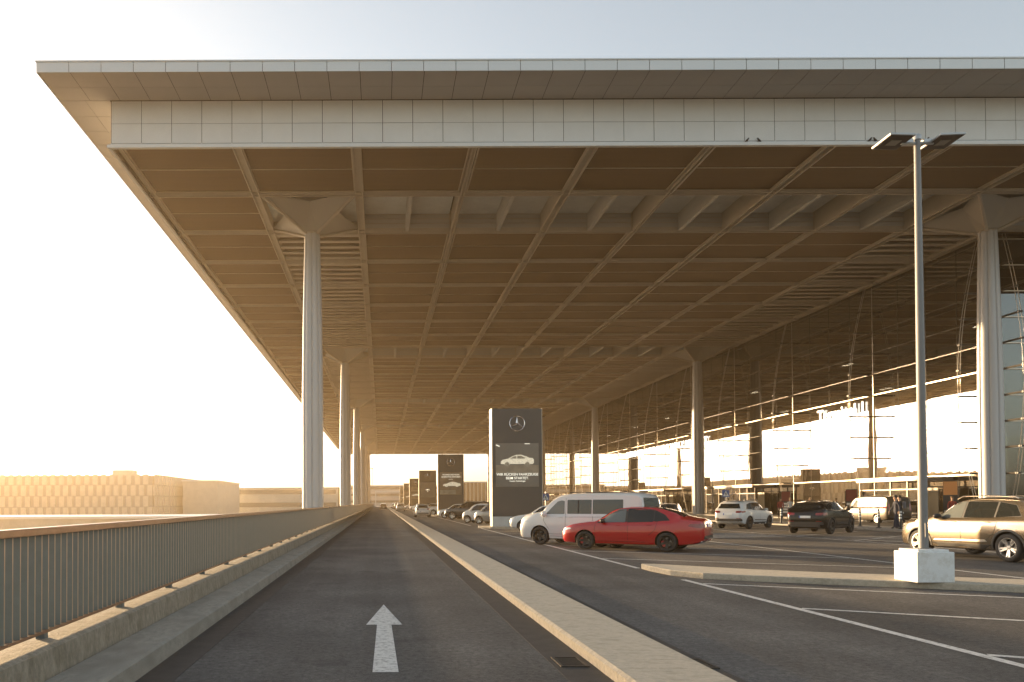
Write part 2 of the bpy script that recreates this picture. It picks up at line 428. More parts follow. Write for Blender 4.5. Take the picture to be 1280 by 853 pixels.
tp(MB().box(XL-.12, XR, ys-.16, ys+.04, ZF-.02, ZF+.13), 'front_ledge', M_alu)
tp(MB().box(XL-.10, XL+.06, ys+.04, YE, ZF-.02, ZF+.13), 'side_ledge', M_alu)
rr = MB().box(XL+.02, XR, ys-.06, ys-.03, ZF+.145, ZF+.225)
for a, c in rng(XL+.05, XR, PW): rr.box(a-.02, a+.02, ys-.07, ys-.02, ZF+.13, ZF+.25)
tp(rr, 'gutter_rail', M_edge)
# eave
EO = 2.55
ye, xe = ys-EO, XL-EO-.1
zs = ZF+2.50
b = MB()
for a, c in rng(xe+.04, XR, PW*1.0):
    b.box(a+g_, c-g_, ye+.03, ye+1.33, zs, zs+.02)
    b.box(a+g_, c-g_, ye+1.35, ys-.03, zs, zs+.02)
for a, c in rng(ys, YE, PW*1.0):
    b.box(xe+.03, xe+1.33, a+g_, c-g_, zs, zs+.02); b.box(xe+1.35, XL-.03, a+g_, c-g_, zs, zs+.02)
tp(b, 'eave_soffit', M_sof)
tp(MB().box(xe+.03, XR, ye+.03, YE, zs+.03, zs+.40), 'eave_core', M_dark)
b = MB()
for a, c in rng(xe, XR, PW): b.box(a+g_, c-g_, ye, ye+.02, zs-.0, zs+.50)
for a, c in rng(ye+.02, YE, PW): b.box(xe-.02, xe, a+g_, c-g_, zs, zs+.50)
tp(b, 'eave_edge', M_edge)
tp(MB().box(xe-.05, XR, ye-.04, ye+.2, zs+.50, zs+.56).box(xe-.05, xe+.2, ye+.2, YE, zs+.50, zs+.56), 'eave_cap', M_edge)
tp(MB().box(xe+.3, XR, ye+.35, YE-.3, zs+.42, zs+.66), 'roof_deck', M_edge)

# ceiling
xs = [X0-3.125-G + G*i for i in range(16)]      # beam lines along the canopy
ysb = [YS + G*j for j in range(40)]
colI = (1, 8)                                    # cells with columns
def ji(j): return (j-1) % 7 == 0                # cell row with columns (row 1 is Y0)
pan, trim, slat, cof, coft = MB(), MB(), MB(), MB(), MB()
for i in range(len(xs)-1):
    for j in range(len(ysb)-1):
        xa, xb, ya, yb = xs[i]+.22, xs[i+1]-.22, ysb[j]+.20, ysb[j+1]-.20
        if i in colI and not ji(j) and j > 0:
            pan.box(xa, xb, ya, yb, ZC+.75, ZC+.80); slat = MB()
            for k in range(5):
                yy = ya+.55+k*(yb-ya-.7)/4.4
                slat.box(xa, xb, yy, yy+.42, ZC+.18, ZC+.24); slat.box(xa, xb, yy+.42, yy+.46, ZC+.18, ZC+.52)
            tp(slat, 'ceiling_louvre', M_beam)
        elif ji(j) and i not in colI and i > 0:
            xm = (xa+xb)/2
            tp(MB().box(xa, xb, ya, yb, ZC+1.25, ZC+1.30), 'skylight_panel', M_coffer)
            cof.box(xm-.12, xm+.12, ya, yb, ZC+.05, ZC+1.24)
            for k in range(3): cof.box(xa, xm-.12, yb-.04, yb-.0, ZC+.30+k*.32, ZC+.56+k*.32); cof.box(xm+.12, xb, yb-.04, yb, ZC+.30+k*.32, ZC+.56+k*.32)
            for s_ in (xm-.12, xm+.12): 
                for k in range(3): cof.box(s_-.015, s_+.015, ya, yb-.05, ZC+.30+k*.32, ZC+.33+k*.32)
        elif ji(j) and i in colI:
            tp(MB().box(xa, xb, ya, yb, ZC+.75, ZC+.80), 'skylight_panel', M_coffer)
        else:
            ym = (ya+yb)/2
            pan.box(xa, xb, ya, ym-.03, ZC+.20, ZC+.25); pan.box(xa, xb, ym+.03, yb, ZC+.20, ZC+.25)
            trim.box(xa, xb, ym-.03, ym+.03, ZC+.175, ZC+.22)
            trim.box(xa, xa+.07, ya, yb, ZC+.12, ZC+.19); trim.box(xb-.07, xb, ya, yb, ZC+.12, ZC+.19)
            trim.box(xa+.07, xb-.07, ya, ya+.07, ZC+.12, ZC+.19); trim.box(xa+.07, xb-.07, yb-.07, yb, ZC+.12, ZC+.19)
tp(pan, 'ceiling_panels', M_ceil); tp(trim, 'panel_trim', M_trim); 
tp(cof, 'coffer_ribs', mat('coffer_grey', (.44, .44, .42), .55))
for i, x in enumerate(xs):
    w = .24 if i in (1, 2, 4, 6, 8, 9, 0) else .13
    bb = MB().box(x-w+.05, x+w-.05, YS, YE, ZC+.15, ZC+1.72)
    bb.box(x-w, x-w+.07, YS, YE, ZC, ZC+.34).box(x+w-.07, x+w, YS, YE, ZC, ZC+.34)
    tp(bb, 'long_beam', M_beam)
for j, y in enumerate(ysb):
    w = .20
    if j == 0: y += .14
    bb = MB().box(XL+.1, XR, y-w+.05, y+w-.05, ZC+.135, ZC+1.70)
    bb.box(XL+.1, XR, y-w, y-w+.06, ZC+.012, ZC+.33).box(XL+.1, XR, y+w-.06, y+w, ZC+.012, ZC+.33)
    tp(bb, 'cross_beam', M_beam)
# ceiling light fixtures at every other crossing
for i in (3, 5, 7):
    for j in range(3, 38, 2):
        if ji(j) or ji(j-1): continue
        x, y = xs[i], ysb[j]
        fx = MB().box(x-.95, x-.35, y-.32, y-.22, ZC+.02, ZC+.11).box(x+.35, x+.95, y-.32, y-.22, ZC+.02, ZC+.11)
        tp(fx, 'light_fixture', M_trim)

# columns
def column(X, Y, zb):
    b = MB(); rings = []; nz = 22; n = 64
    zt = ZC-1.22
    for k in range(nz+1):
        t = k/nz; z = zb+(zt-zb)*t
        q = max(0, z)/zt
        rad = .70 - .19*max(0, (q-.35)/.65)**1.8 if q > .35 else .70
        ring = []
        for m_ in range(n):
            a = 2*math.pi*m_/n
            r_ = rad*(.84+.16*abs(math.sin(4*a))**.45)
            ring.append(b.bm.verts.new((X+r_*math.cos(a), Y+r_*math.sin(a), z)))
        rings.append(ring)
    for a_, c_ in zip(rings, rings[1:]):
        for m_ in range(n): b.bm.faces.new((a_[m_], a_[(m_+1) % n], c_[(m_+1) % n], c_[m_]))
    b.bm.faces.new(rings[0]); b.bm.faces.new(rings[-1])
    c = tp(b, 'column', M_col, smooth=35)
    # head: folded steel pyramid
    h = MB(); s = 2.95; z1 = ZC+.30
    ap = [h.bm.verts.new((X+a*.34, Y+d*.34, zt+.02)) for a, d in ((-1,-1),(1,-1),(1,1),(-1,1))]
    tpv = [h.bm.verts.new((X+a*s, Y+d*s, z1)) for a, d in ((-1,-1),(1,-1),(1,1),(-1,1))]
    mid = []
    for k in range(4):
        k2 = (k+1) % 4
        m_ = (tpv[k].co+tpv[k2].co)/2
        mid.append(h.bm.verts.new((X+(m_.x-X)*.55, Y+(m_.y-Y)*.55, z1+.02)))
    for k in range(4):
        k2 = (k+1) % 4
        h.bm.faces.new((ap[k], ap[k2], mid[k])); h.bm.faces.new((ap[k], mid[k], tpv[k])); h.bm.faces.new((ap[k2], tpv[k2], mid[k]))
    h.bm.faces.new(ap[::-1])
    hd = h.build('column_head', M_head, c)
    e = MB()
    for k, (a, d) in enumerate(((-1,-1),(1,-1),(1,1),(-1,1))):
        e.tube([(X+a*.36, Y+d*.36, zt-.02), (X+a*s*1.02, Y+d*s*1.02, z1-.05)], .10, 6)
    e.lathe([(.5, zt-.06), (.52, zt), (.46, zt+.08)], (X, Y, 0), 20)
    e.build('head_ribs', M_beam, c)
for k in range(6):
    column(X0, Y0+43.75*k, LOW); column(X0+7*G, Y0+43.75*k, 0)

# facade
ZM = [3.5+1.83*k for k in range(10)]
facY1 = Y0-3.125+37*G
tp(MB().box(XF-.02, XF+.02, SLOT, facY1, .16, ZC+.3), 'glass_facade', M_glass)
y = SLOT; k = 0
while y < facY1+.1:
    w = .012 if k % 4 else .03
    tp(MB().box(XF-.055, XF-.024, y-w/2, y+w/2, .12, ZC), 'mullion', M_mull if k % 4 == 0 else M_thin)
    y += 3.125; k += 1
TH = lambda z: .034 if (z < 4 or 10 < z < 13) else .018
for z in ZM:
    tp(MB().box(XF-.10, XF-.058, SLOT-.05, facY1, z-TH(z), z+TH(z)), 'transom', M_mull if TH(z) > .02 else M_thin)
tp(MB().box(XF, XR-6, SLOT-.05, SLOT-.01, .16, ZC+.3), 'side_glass_facade', M_glass2)
for z in ZM: tp(MB().box(XF-.05, XR-6, SLOT-.16, SLOT-.09, z-.035, z+.035), 'side_transom', M_mull)
for k in range(12): tp(MB().box(XF+.02+k*3.125, XF+.08+k*3.125, SLOT-.088, SLOT-.055, .12, ZC), 'side_mullion', M_mull)
# bowed cable trusses
def truss(px, py, dx, dy):
    f = lambda z: 1.95*math.sin(math.pi*(z+2)/24.0)
    b = MB()
    for s in (-.11, .11):
        pts = []
        for k in range(25):
            z = .2+k*(ZC-.2)/24; d = f(z)
            pts.append((px+dx*d+dy*s, py+dy*d+dx*s, z))
        b.tube(pts, .022, 5)
    t = tp(b, 'cable_truss', M_mull, smooth=60)
    for z in [1.7]+ZM[:-1]:
        d = f(z); s = MB()
        s.tube([(px+dx*.14, py+dy*.14, z), (px+dx*d, py+dy*d, z)], .075, 6)
        s.box(px+dx*d-.12, px+dx*d+.12, py+dy*d-.12, py+dy*d+.12, z-.06, z+.06)
        s.build('strut', mat('strut_shaded', (.05, .045, .04), .5), t)  # shade on the struts' near side painted as a near-black colour
for k in range(19): truss(XF, SLOT+.3+12.5*k if k else SLOT+.55, -1, 0)
for k in range(1): truss(XF+.55, SLOT, 0, -1)
truss(XF+13, SLOT, 0, -1)
# interior
tp(MB().box(66, 66.3, SLOT+.1, 288, .14, ZC), 'interior_back_wall', M_inter)
tp(MB().box(XF+.3, 66, 286, 286.3, .14, ZC), 'interior_end_wall', M_inter)
tp(MB().box(XF+9, 66, SLOT+4, 286, 5.0, 5.4), 'gallery_floor', M_inter)
tp(MB().box(XF+8.8, XF+9, SLOT+4, 286, 4.8, 6.3), 'gallery_front', M_wood)
for k in range(18): tp(MB().box(XF+9.4, XF+10.2, SLOT+8+k*12.5, SLOT+9+k*12.5, .14, 5.0), 'interior_pier', M_wood)
for k in range(14):
    yy = SLOT+9+k*16.6+(k*k % 5)
    for z, x in ((16.2, XF+7), (13.6, XF+11)):
        tp(MB().box(x, x+.35, yy, yy+.5, z, z+.05).box(x, x+.35, yy+.9, yy+1.4, z, z+.05), 'interior_lamp', M_lampe)
for k in range(10):
    x = XF+4; yy = SLOT+5+k*12.5
    tp(MB().box(x, x+3, yy, yy+3.2, .14, 2.7), 'check_in_wall', mat('pale_inner', (.5, .42, .3), .6))
scr = tp(MB().box(XF+1.5, XF+9, SLOT+2.0, SLOT+2.1, 6.3, 7.3), 'lit_screen', mat('purple_screen', (.1, .08, .2), .3, emit=(.42, .34, .75), estr=.35))
tp(MB().box(XF+1.2, XF+9.4, SLOT+2.12, SLOT+2.3, 4.0, 10.2), 'screen_wall', M_dark)

# lettering on the facade
M_let = mat('sign_letters', (.85, .84, .80), .4, emit=(1, .97, .9), estr=.8)
ROTF = (R(90), 0, R(-90))
textmesh('terminal_lettering', 'Terminal 1', 1.48, M_let, (0, 0, 0), (0, 0, 0), .03)
t1 = [o for o in C.objects if o.name.startswith('terminal_lettering')][0]
def facetext(o, yc, z, length):
    w = max(v.co.x for v in o.data.vertices)-min(v.co.x for v in o.data.vertices)
    s = length/w
    o.data.transform(Matrix.Diagonal((s, 1, 1, 1)))
    # text runs along -Y (reads left to right seen from -X)
    o.data.transform(Matrix.Translation((XF-.2, yc, z)) @ Matrix(((0, 0, -1, 0), (-1, 0, 0, 0), (0, 1, 0, 0), (0, 0, 0, 1))))
    o.parent = T; o.matrix_parent_inverse = TI
facetext(t1, 68.35, 9.4, 6.85)
t2 = textmesh('airport_lettering', 'BERLIN BRANDENBURG WILLY BRANDT', 1.3, M_let, (0, 0, 0), (0, 0, 0), .03)
facetext(t2, 112, 9.3, 31.5)

# entrance vestibules
M_door = glass_mat('door_glass', .25, (.8, .8, .78))
def vestibule(ya, yb):
    e = MB().box(XF-2.6, XF-.15, ya, yb, 3.15, 3.42)
    v = tp(e, 'entrance_canopy', mat('canopy_dark', (.16, .14, .12), .4, metal=.3))
    tsub(MB().box(XF-2.66, XF-2.60, ya-.05, yb+.05, 3.36, 3.46), 'canopy_edge', M_mull, v)
    f = MB(); n = max(3, int((yb-ya)/1.6)); st = (yb-ya)/n
    for k in range(n+1): f.box(XF-2.3, XF-2.2, ya+k*st-.05*(k > 0), ya+k*st+.05, .12, 3.15)
    f.box(XF-2.3, XF-.2, ya, ya+.08, 2.6, 2.7).box(XF-2.29, XF-2.21, ya, yb, 2.45, 2.55)
    tsub(f, 'door_frame', mat('door_frame_dark', (.10, .085, .07), .4, metal=.4), v)
    tsub(MB().box(XF-2.26, XF-2.24, ya, yb, .14, 2.45), 'door_glass', M_door, v)
    for k in range(0, n, 2):
        tsub(MB().box(XF-1.2, XF-1.15, ya+k*st+.2, ya+k*st+st-.2, .16, 2.6), 'inner_blind', mat('pale_inner', (.5, .42, .3), .6), v)
vestibule(55.0, 62.5); vestibule(80, 92); vestibule(105, 117); vestibule(136, 148)

# ------------------------------------------------------------------ birds on the ledge
def bird(x, z, y, look, label, flat=False):
    b = MB(); q = .72
    b.tube([(x+dx*q*look, y, z+dz*q) for dx, dz in ((-.16, .05), (-.08, .11), (0, .15), (.07, .24), (.09, .30), (.13, .31), (.18, .30))], [q*i for i in (.012, .05, .075, .055, .045, .03, .006)], 8)
    b.box(x-.02, x-.01, y-.03, y-.02, z, z+.08).box(x+.01, x+.02, y+.02, y+.03, z, z+.08)
    o = b.build('bird', mat('bird_dark', (.03, .028, .028), .7), smooth=60)
    return tag(o, label, 'bird', 'birds resting on the roof ledge')
yb_ = ys-.13; zl = ZF+.13
bird(19.0, zl, yb_, 1, 'small dark bird on the roof ledge, left one of the pair nearest the middle')
bird(19.62, zl, yb_, -1, 'small dark bird on the roof ledge, right one of the pair nearest the middle')
bird(25.35, zl, yb_, 1, 'dark bird on the ledge above the left lamp head, left of two touching')
bird(25.62, zl, yb_, -1, 'dark bird on the ledge above the left lamp head, right of two touching')
bird(28.3, zl, yb_, 1, 'lone dark bird on the ledge just above the right lamp head')

# ------------------------------------------------------------------ street lamp
def street_lamp():
    X, Y = 10.12, 13.74
    t = empty('street_lamp', 'tall slim twin headed street lamp rising from a white concrete block', 'street lamp', (X, Y, .125))
    b = MB(); w, d, h = .34, .31, .60; c = .05
    poly = lambda s: [(-w*s, -d*s), (w*s, -d*s), (w*s, d*s), (-w*s, d*s)]
    b.box(-w, w, -d, d, 0, h-.045); b.box(-w+.055, w-.055, -d+.055, d-.055, h-.047, h)
    b.build('concrete_base', M_block, t, bevel=.012)
    p = MB(); p.tube([(0, 0, h+.012), (0, 0, 4.2), (0, 0, 8.28)], [.080, .070, .052], 20)
    pole = p.build('pole', M_pole, t, smooth=50)
    MB().lathe([(.15, h-.001), (.15, h+.012)], n=20).build('base_plate', M_pole, t)
    MB().box(-.03, .03, -.094, -.084, h+.22, h+.48).build('service_hatch', M_pole, pole)
    MB().tube([(0, 0, 8.28), (0, 0, 8.36), (0, 0, 8.39)], [.07, .07, .04], 16).build('pole_cap', M_lhead, t, smooth=50)
    MB().tube([(-.30, 0, 8.22), (.30, 0, 8.22)], .03, 10).build('cross_arm', M_lhead, t)
    for s in (-1, 1):
        hd = MB()
        cx, cz = s*.46, 8.25
        ax = Vector((.235, 0, s*.008)); ay = Vector((0, .27, -.01)); az = Vector((0, .001, .022))
        hd.obox((cx, -.02, cz), ax, ay, az)
        o = hd.build('lamp_head', M_lhead, t, bevel=.012)
        MB().obox(Vector((cx, -.02, cz))-az*1.12, ax*.93, ay*.92, az*.12).build('lamp_underside', M_lunder, o)
        MB().obox(Vector((cx, -.02, cz))-az*1.45, ax*.40, ay*.35, az*.14).build('lens_panel', mat('lamp_lens', (.35, .33, .28), .2), o)
        MB().obox(Vector((s*.17, 0, 8.25)), (.07, 0, 0), (0, .05, 0), (0, 0, .035)).build('bracket', M_lhead, o)
street_lamp()

# ------------------------------------------------------------------ advertising pylons
M_scr = mat('poster_grey', (.15, .135, .115), .3, var=.12, vscale=.8)
M_scr2 = mat('poster_brown', (.19, .14, .09), .3, var=.3, vscale=1.2)
M_pcar = mat('poster_car', (.62, .56, .44), .5, var=.25, vscale=9, emit=(.75, .66, .48), estr=.16)
M_pfloor = mat('poster_floor', (.30, .24, .17), .35, var=.2, vscale=2)
M_ptxt = mat('poster_text', (.85, .80, .68), .5, emit=(.9, .85, .7), estr=.25)
CARSIL = [(-.50, 0), (-.495, .09), (-.44, .15), (-.28, .19), (-.14, .28), (-.02, .325), (.12, .325), (.27, .27), (.36, .22), (.46, .21), (.50, .15), (.50, .04), (.46, 0), (.39, 0), (.36, -.06), (.30, -.08), (.24, -.06), (.21, 0), (-.22, 0), (-.25, -.06), (-.31, -.08), (-.37, -.06), (-.40, 0)]
def pylon(k):
    X, Y = 8.44, 45.9+43.75*k-.7*(k > 0)
    labs = ['nearest black advertising pylon with star emblem and a pale car above white text',
            'second black advertising pylon, text above a silver car, behind the dark estate car',
            'third black advertising pylon showing one short white word, left of the second pylon',
            'fourth advertising pylon in the row, brown and hazy with a streak of light across it',
            'fifth advertising pylon in the row, narrow hazy brown slab between the fourth and last',
            'last and faintest advertising pylon, thin sliver at the far left end of the row']
    t = empty('advertising_pylon', labs[k], 'advertising pylon', (X, Y, .125), 0, 'advertising pylons along the parking bays')
    W, D = 1.53, .48
    MB().box(-W-.02, W+.02, -D-.02, D+.02, 0, .62).build('concrete_base', M_pylbase, t, bevel=.015)
    MB().box(-W, W, -D, D, .62, 7.30).build('body', M_pyl, t)
    MB().box(-W-.035, -W-.002, -D-.012, D, .62, 7.32).build('side_panel', M_pylside, t)
    MB().box(W+.002, W+.03, -D-.012, D, .62, 7.32).build('side_panel', M_pylside, t)
    f = -D-.004
    big = k == 0
    sc = MB().box(-1.33, 1.33, f-.03, f, 2.45, 5.15).build('screen', M_scr if k in (0, 2) else M_scr2, t)
    # ring and three pointed star
    b = MB(); cz, r = 6.15+.22, .46
    pts = [(r*math.cos(a), f-.05, cz+r*math.sin(a)) for a in [2*math.pi*i/36 for i in range(37)]]
    b.tube(pts, .028, 6, cap=False); 
    for q in range(3):
        a = math.pi/2+q*2*math.pi/3; d = Vector((math.cos(a), 0, math.sin(a))); n = Vector((-d.z, 0, d.x)); c = Vector((0, f-.03, cz))
        tip = b.bm.verts.new(c+d*(r-.02)); a1 = b.bm.verts.new(c+n*.075+d*.04); a2 = b.bm.verts.new(c-n*.075+d*.04)
        top = b.bm.verts.new(c+Vector((0, -.06, 0))); base = b.bm.verts.new(c-d*.02)
        b.bm.faces.new((tip, a1, top)); b.bm.faces.new((tip, top, a2)); b.bm.faces.new((a1, base, top)); b.bm.faces.new((base, a2, top)); b.bm.faces.new((tip, a2, base, a1))
    b.build('star_emblem', M_chrome, t)
    ff = f-.033
    if k == 0:
        MB().box(-1.32, 1.32, ff-.004, ff, 3.30, 3.80).build('poster_floor', M_pfloor, sc)
        c = MB(); c.ext([(x*2.05, z*1.75) for x, z in CARSIL], (0, ff-.008, 3.86), (1, 0, 0), (0, 0, 1), (0, -.006, 0)); c.build('poster_car', M_pcar, sc)
        w = MB()
        for p in ([(-.22, .19), (-.13, .26), (-.03, .29), (-.03, .19)], [(0, .19), (0, .295), (.12, .29), (.24, .22), (.22, .19)]):
            w.ext([(x*2.05, z*1.75) for x, z in p], (0, ff-.0145, 3.86), (1, 0, 0), (0, 0, 1), (0, -.004, 0))
        for wx in (-.31, .30):
            w.ext([(wx*2.05+.15*math.cos(i*math.pi/6), -.02+.15*math.sin(i*math.pi/6)) for i in range(12)], (0, ff-.0145, 3.86), (1, 0, 0), (0, 0, 1), (0, -.004, 0))
        w.build('poster_car_details', mat('poster_car_dark', (.36, .31, .23), .5, var=.4, vscale=14), sc)
        for s, z, h in (('WIR RÜCKEN FAHRZEUGE', 3.15, .215), ('BEIM STARTET.', 2.92, .215), ('Unsere Technologie', 2.77, .12)):
            textmesh('poster_text', s, h, M_ptxt, (0, ff-.004, z), (R(90), 0, 0), .003, sc)
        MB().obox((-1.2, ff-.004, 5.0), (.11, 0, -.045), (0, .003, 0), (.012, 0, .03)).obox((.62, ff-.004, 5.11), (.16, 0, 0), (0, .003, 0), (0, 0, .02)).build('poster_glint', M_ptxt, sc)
    elif k == 1:
        c = MB(); c.ext([(x*2.1, z*1.5) for x, z in CARSIL], (.12, ff-.008, 3.5), (1, 0, 0), (0, 0, 1), (0, -.006, 0)); c.build('poster_car', M_pcar, sc)
        MB().box(-1.3, .6, ff-.004, ff, 2.5, 3.0).build('poster_floor', mat('poster_grey_floor', (.30, .28, .22), .4, var=.3, vscale=2), sc)
        for s, z, h in (('TECHNOLOGIE NEUER', 4.78, .20), ('GENERATION ERFAHREN', 4.52, .20), ('Jetzt erleben', 4.28, .10)):
            textmesh('poster_text', s, h, M_ptxt, (0, ff-.004, z), (R(90), 0, 0), .003, sc)
    elif k == 2:
        textmesh('poster_text', 'AMG', .34, M_ptxt, (0, ff-.004, 3.72), (R(90), 0, 0), .003, sc)
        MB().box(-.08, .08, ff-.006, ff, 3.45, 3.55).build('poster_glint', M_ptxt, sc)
    else:
        c = MB(); c.ext([(x*2.2, z*1.3) for x, z in CARSIL], (.1, ff-.008, 3.2), (1, 0, 0), (0, 0, 1), (0, -.006, 0)); c.build('poster_car', M_pcar, sc)
        MB().box(-1.2, 1.2, ff-.006, ff, 4.2, 4.6).build('poster_band', M_pfloor, sc)
for k in range(6): pylon(k)
exec_cars = True

# ------------------------------------------------------------------ vehicles
def interp(tab, s):
    """monotone cubic through (s, v) pairs"""
    xs_ = [a for a, _ in tab]; ys_ = [b for _, b in tab]; n = len(tab)
    if s <= xs_[0]: return ys_[0]
    if s >= xs_[-1]: return ys_[-1]
    d = [(ys_[i+1]-ys_[i])/(xs_[i+1]-xs_[i]) for i in range(n-1)]
    m = [d[0]]+[0 if d[i-1]*d[i] <= 0 else 2*d[i-1]*d[i]/(d[i-1]+d[i]) for i in range(1, n-1)]+[d[-1]]
    for i in range(n-1):
        if s <= xs_[i+1]:
            h = xs_[i+1]-xs_[i]; t = (s-xs_[i])/h
            return (2*t**3-3*t*t+1)*ys_[i]+(t**3-2*t*t+t)*h*m[i]+(-2*t**3+3*t*t)*ys_[i+1]+(t**3-t*t)*h*m[i+1]

def poly_mesh(poly, h):
    bm = bmesh.new(); vs = [bm.verts.new((a, b, 0)) for a, b in poly]; bm.faces.new(vs)
    bmesh.ops.triangulate(bm, faces=bm.faces)
    for _ in range(5):
        ed = [e for e in bm.edges if e.calc_length() > h]
        if not ed: break
        bmesh.ops.subdivide_edges(bm, edges=ed, cuts=1); bmesh.ops.triangulate(bm, faces=bm.faces)
    return bm

def round_poly(poly, r=.04, seg=3):
    out = []; n = len(poly)
    for i in range(n):
        p0, p, p1 = Vector(poly[i-1]), Vector(poly[i]), Vector(poly[(i+1) % n])
        a, b = (p0-p), (p1-p); q = min(r, a.length*.4, b.length*.4)
        A, B = p+a.normalized()*q, p+b.normalized()*q
        for k in range(seg+1):
            t = k/seg; out.append(tuple((1-t)**2*A+2*t*(1-t)*p+t*t*B))
    return out

class Car:
    def __init__(s, name, label, cat, spec, body_mat, group=None):
        s.L = spec['L']; s.sp = spec; s.root = empty(name, label, cat, group=group)
        s.pm = body_mat
        s.make_body()
    def half(s, st):
        sp = s.sp; W = sp['W']/2
        zt = interp(sp['top'], st); zb = interp(sp['bot'], st); w = W*interp(sp['plan'], st)
        zs_ = min(interp(sp['belt'], st), zt-.055)
        c = max(0, min(1, (zt-zs_-.06)/.28)); wr = W*sp.get('roofw', .70)*min(1, interp(sp['plan'], st)+.04)
        lo = [(w*.93, zt-.045), (w*.87, zt-.03), (w*.72, zt-.016), (w*.40, zt-.004), (0, zt)]
        hi = [(w*.935, zs_+.03), (w*.935+(wr*1.06-w*.935)*.55, zs_+.03+(zt-.11-zs_-.03)*.55), (wr*1.045, zt-.10), (wr*.93, zt-.032), (0, zt)]
        up = [(a[0]*(1-c)+b[0]*c, a[1]*(1-c)+b[1]*c) for a, b in zip(lo, hi)]
        up.insert(4, (up[3][0]*.5, up[3][1]*.3+zt*.7))
        h = zs_-zb
        sk = sp.get('bulge', .02)
        body = [(0, zb), (w*.82, zb), (w*.94, zb+.035), (w*.975, zb+h*.18), (w*1.0-.012, zb+h*.38), (w*1.0, zb+h*.55), (w*(1-sk*.4), zb+h*.74), (w*(1-sk), zb+h*.87), (w*.968, zs_-.004)]
        return body+up
    def make_body(s):
        L = s.L; N = 54
        st = [0, .012, .03, .06, .10, .15, .22] + [.30+(L-.60)*i/N for i in range(N+1)] + [L-.22, L-.15, L-.10, L-.06, L-.03, L-.012, L]
        bm = bmesh.new(); rings = []
        for q in st:
            hp = s.half(q)
            full = hp + [(-a, b) for a, b in hp[-2:0:-1]]
            rings.append([bm.verts.new((L/2-q, a, b)) for a, b in full])
        for a, b in zip(rings, rings[1:]):
            n = len(a)
            for k in range(n): bm.faces.new((a[k], a[(k+1) % n], b[(k+1) % n], b[k]))
        bm.faces.new(rings[0][::-1]); bm.faces.new(rings[-1])
        bmesh.ops.recalc_face_normals(bm, faces=bm.faces)
        s.bvh = BVHTree.FromBMesh(bm)
        me = bpy.data.meshes.new('body'); bm.to_mesh(me); bm.free()
        me.materials.append(s.pm); me.materials.append(M_well)
        o = bpy.data.objects.new('body', me); C.objects.link(o)
        # wheel arches
        r = s.sp['wr']+.055; W = s.sp['W']/2
        for ax in s.sp['axles']:
            cb = MB()
            for sd in (-1, 1):
                cb.lathe([(r, sd*(W-.30)), (r, sd*(W+.2))], (L/2-ax, 0, s.sp['wr']), 36, 'Y', 0)
            bmesh.ops.recalc_face_normals(cb.bm, faces=cb.bm.faces)
            for f in cb.bm.faces: f.material_index = 1
            cm = bpy.data.meshes.new('cut'); cb.bm.to_mesh(cm); cb.bm.free(); cm.materials.append(s.pm); cm.materials.append(M_well)
            c = bpy.data.objects.new('cut', cm); C.objects.link(c)
            md = o.modifiers.new('b', 'BOOLEAN'); md.operation = 'DIFFERENCE'; md.solver = 'EXACT'; md.object = c
            dg = bpy.context.evaluated_depsgraph_get()
            nm = bpy.data.meshes.new_from_object(o.evaluated_get(dg)); o.modifiers.clear(); o.data = nm; bpy.data.objects.remove(c)
        o.data.name = 'body'; o.data.shade_smooth(); o.data.set_sharp_from_angle(angle=R(38))
        o.parent = s.root; s.body = o
    def hit(s, view, a, b, sd=1):
        L = s.L
        if view == 'side': o, d = Vector((L/2-a, 5*sd, b)), Vector((0, -sd, 0))
        elif view == 'front': o, d = Vector((8, a, b)), Vector((-1, 0, 0))
        elif view == 'rear': o, d = Vector((-8, a, b)), Vector((1, 0, 0))
        else: o, d = Vector((L/2-a, b, 6)), Vector((0, 0, -1))
        p, n, i, _ = s.bvh.ray_cast(o, d)
        return (p, n) if p is not None else (None, None)
    def patch(s, name, poly, view, m, sd=1, off=.006, h=.09, parent=None, rnd=.03):
        if rnd: poly = round_poly(poly, rnd)
        bm = poly_mesh(poly, h); kill = []
        for v in bm.verts:
            p, n = s.hit(view, v.co.x, v.co.y, sd)
            if p is None: kill.append(v); continue
            v.co = p+n*off
        bmesh.ops.delete(bm, geom=kill, context='VERTS')
        if not bm.faces: bm.free(); return None
        bd = [e for e in bm.edges if e.is_boundary]
        r_ = bmesh.ops.extrude_edge_only(bm, edges=bd)
        cn = {'side': Vector((0, -sd, 0)), 'front': Vector((-1, 0, 0)), 'rear': Vector((1, 0, 0)), 'top': Vector((0, 0, -1))}[view]
        for v in [g for g in r_['geom'] if isinstance(g, bmesh.types.BMVert)]: v.co += cn*(off+.008)
        bmesh.ops.recalc_face_normals(bm, faces=bm.faces)
        me = bpy.data.meshes.new(name); bm.to_mesh(me); bm.free(); me.materials.append(m); me.shade_smooth(); me.set_sharp_from_angle(angle=R(35))
        o = bpy.data.objects.new(name, me); C.objects.link(o); o.parent = parent or s.root
        return o
    def strip(s, name, pts, view, m, w=.012, sd=1, off=.004, parent=None):
        for a, b in zip(pts, pts[1:]):
            a, b = Vector(a), Vector(b); d = (b-a).normalized(); n = Vector((-d.y, d.x))*w/2
            s.patch(name, [tuple(a+n), tuple(b+n), tuple(b-n), tuple(a-n)], view, m, sd, off, .12, parent, 0)
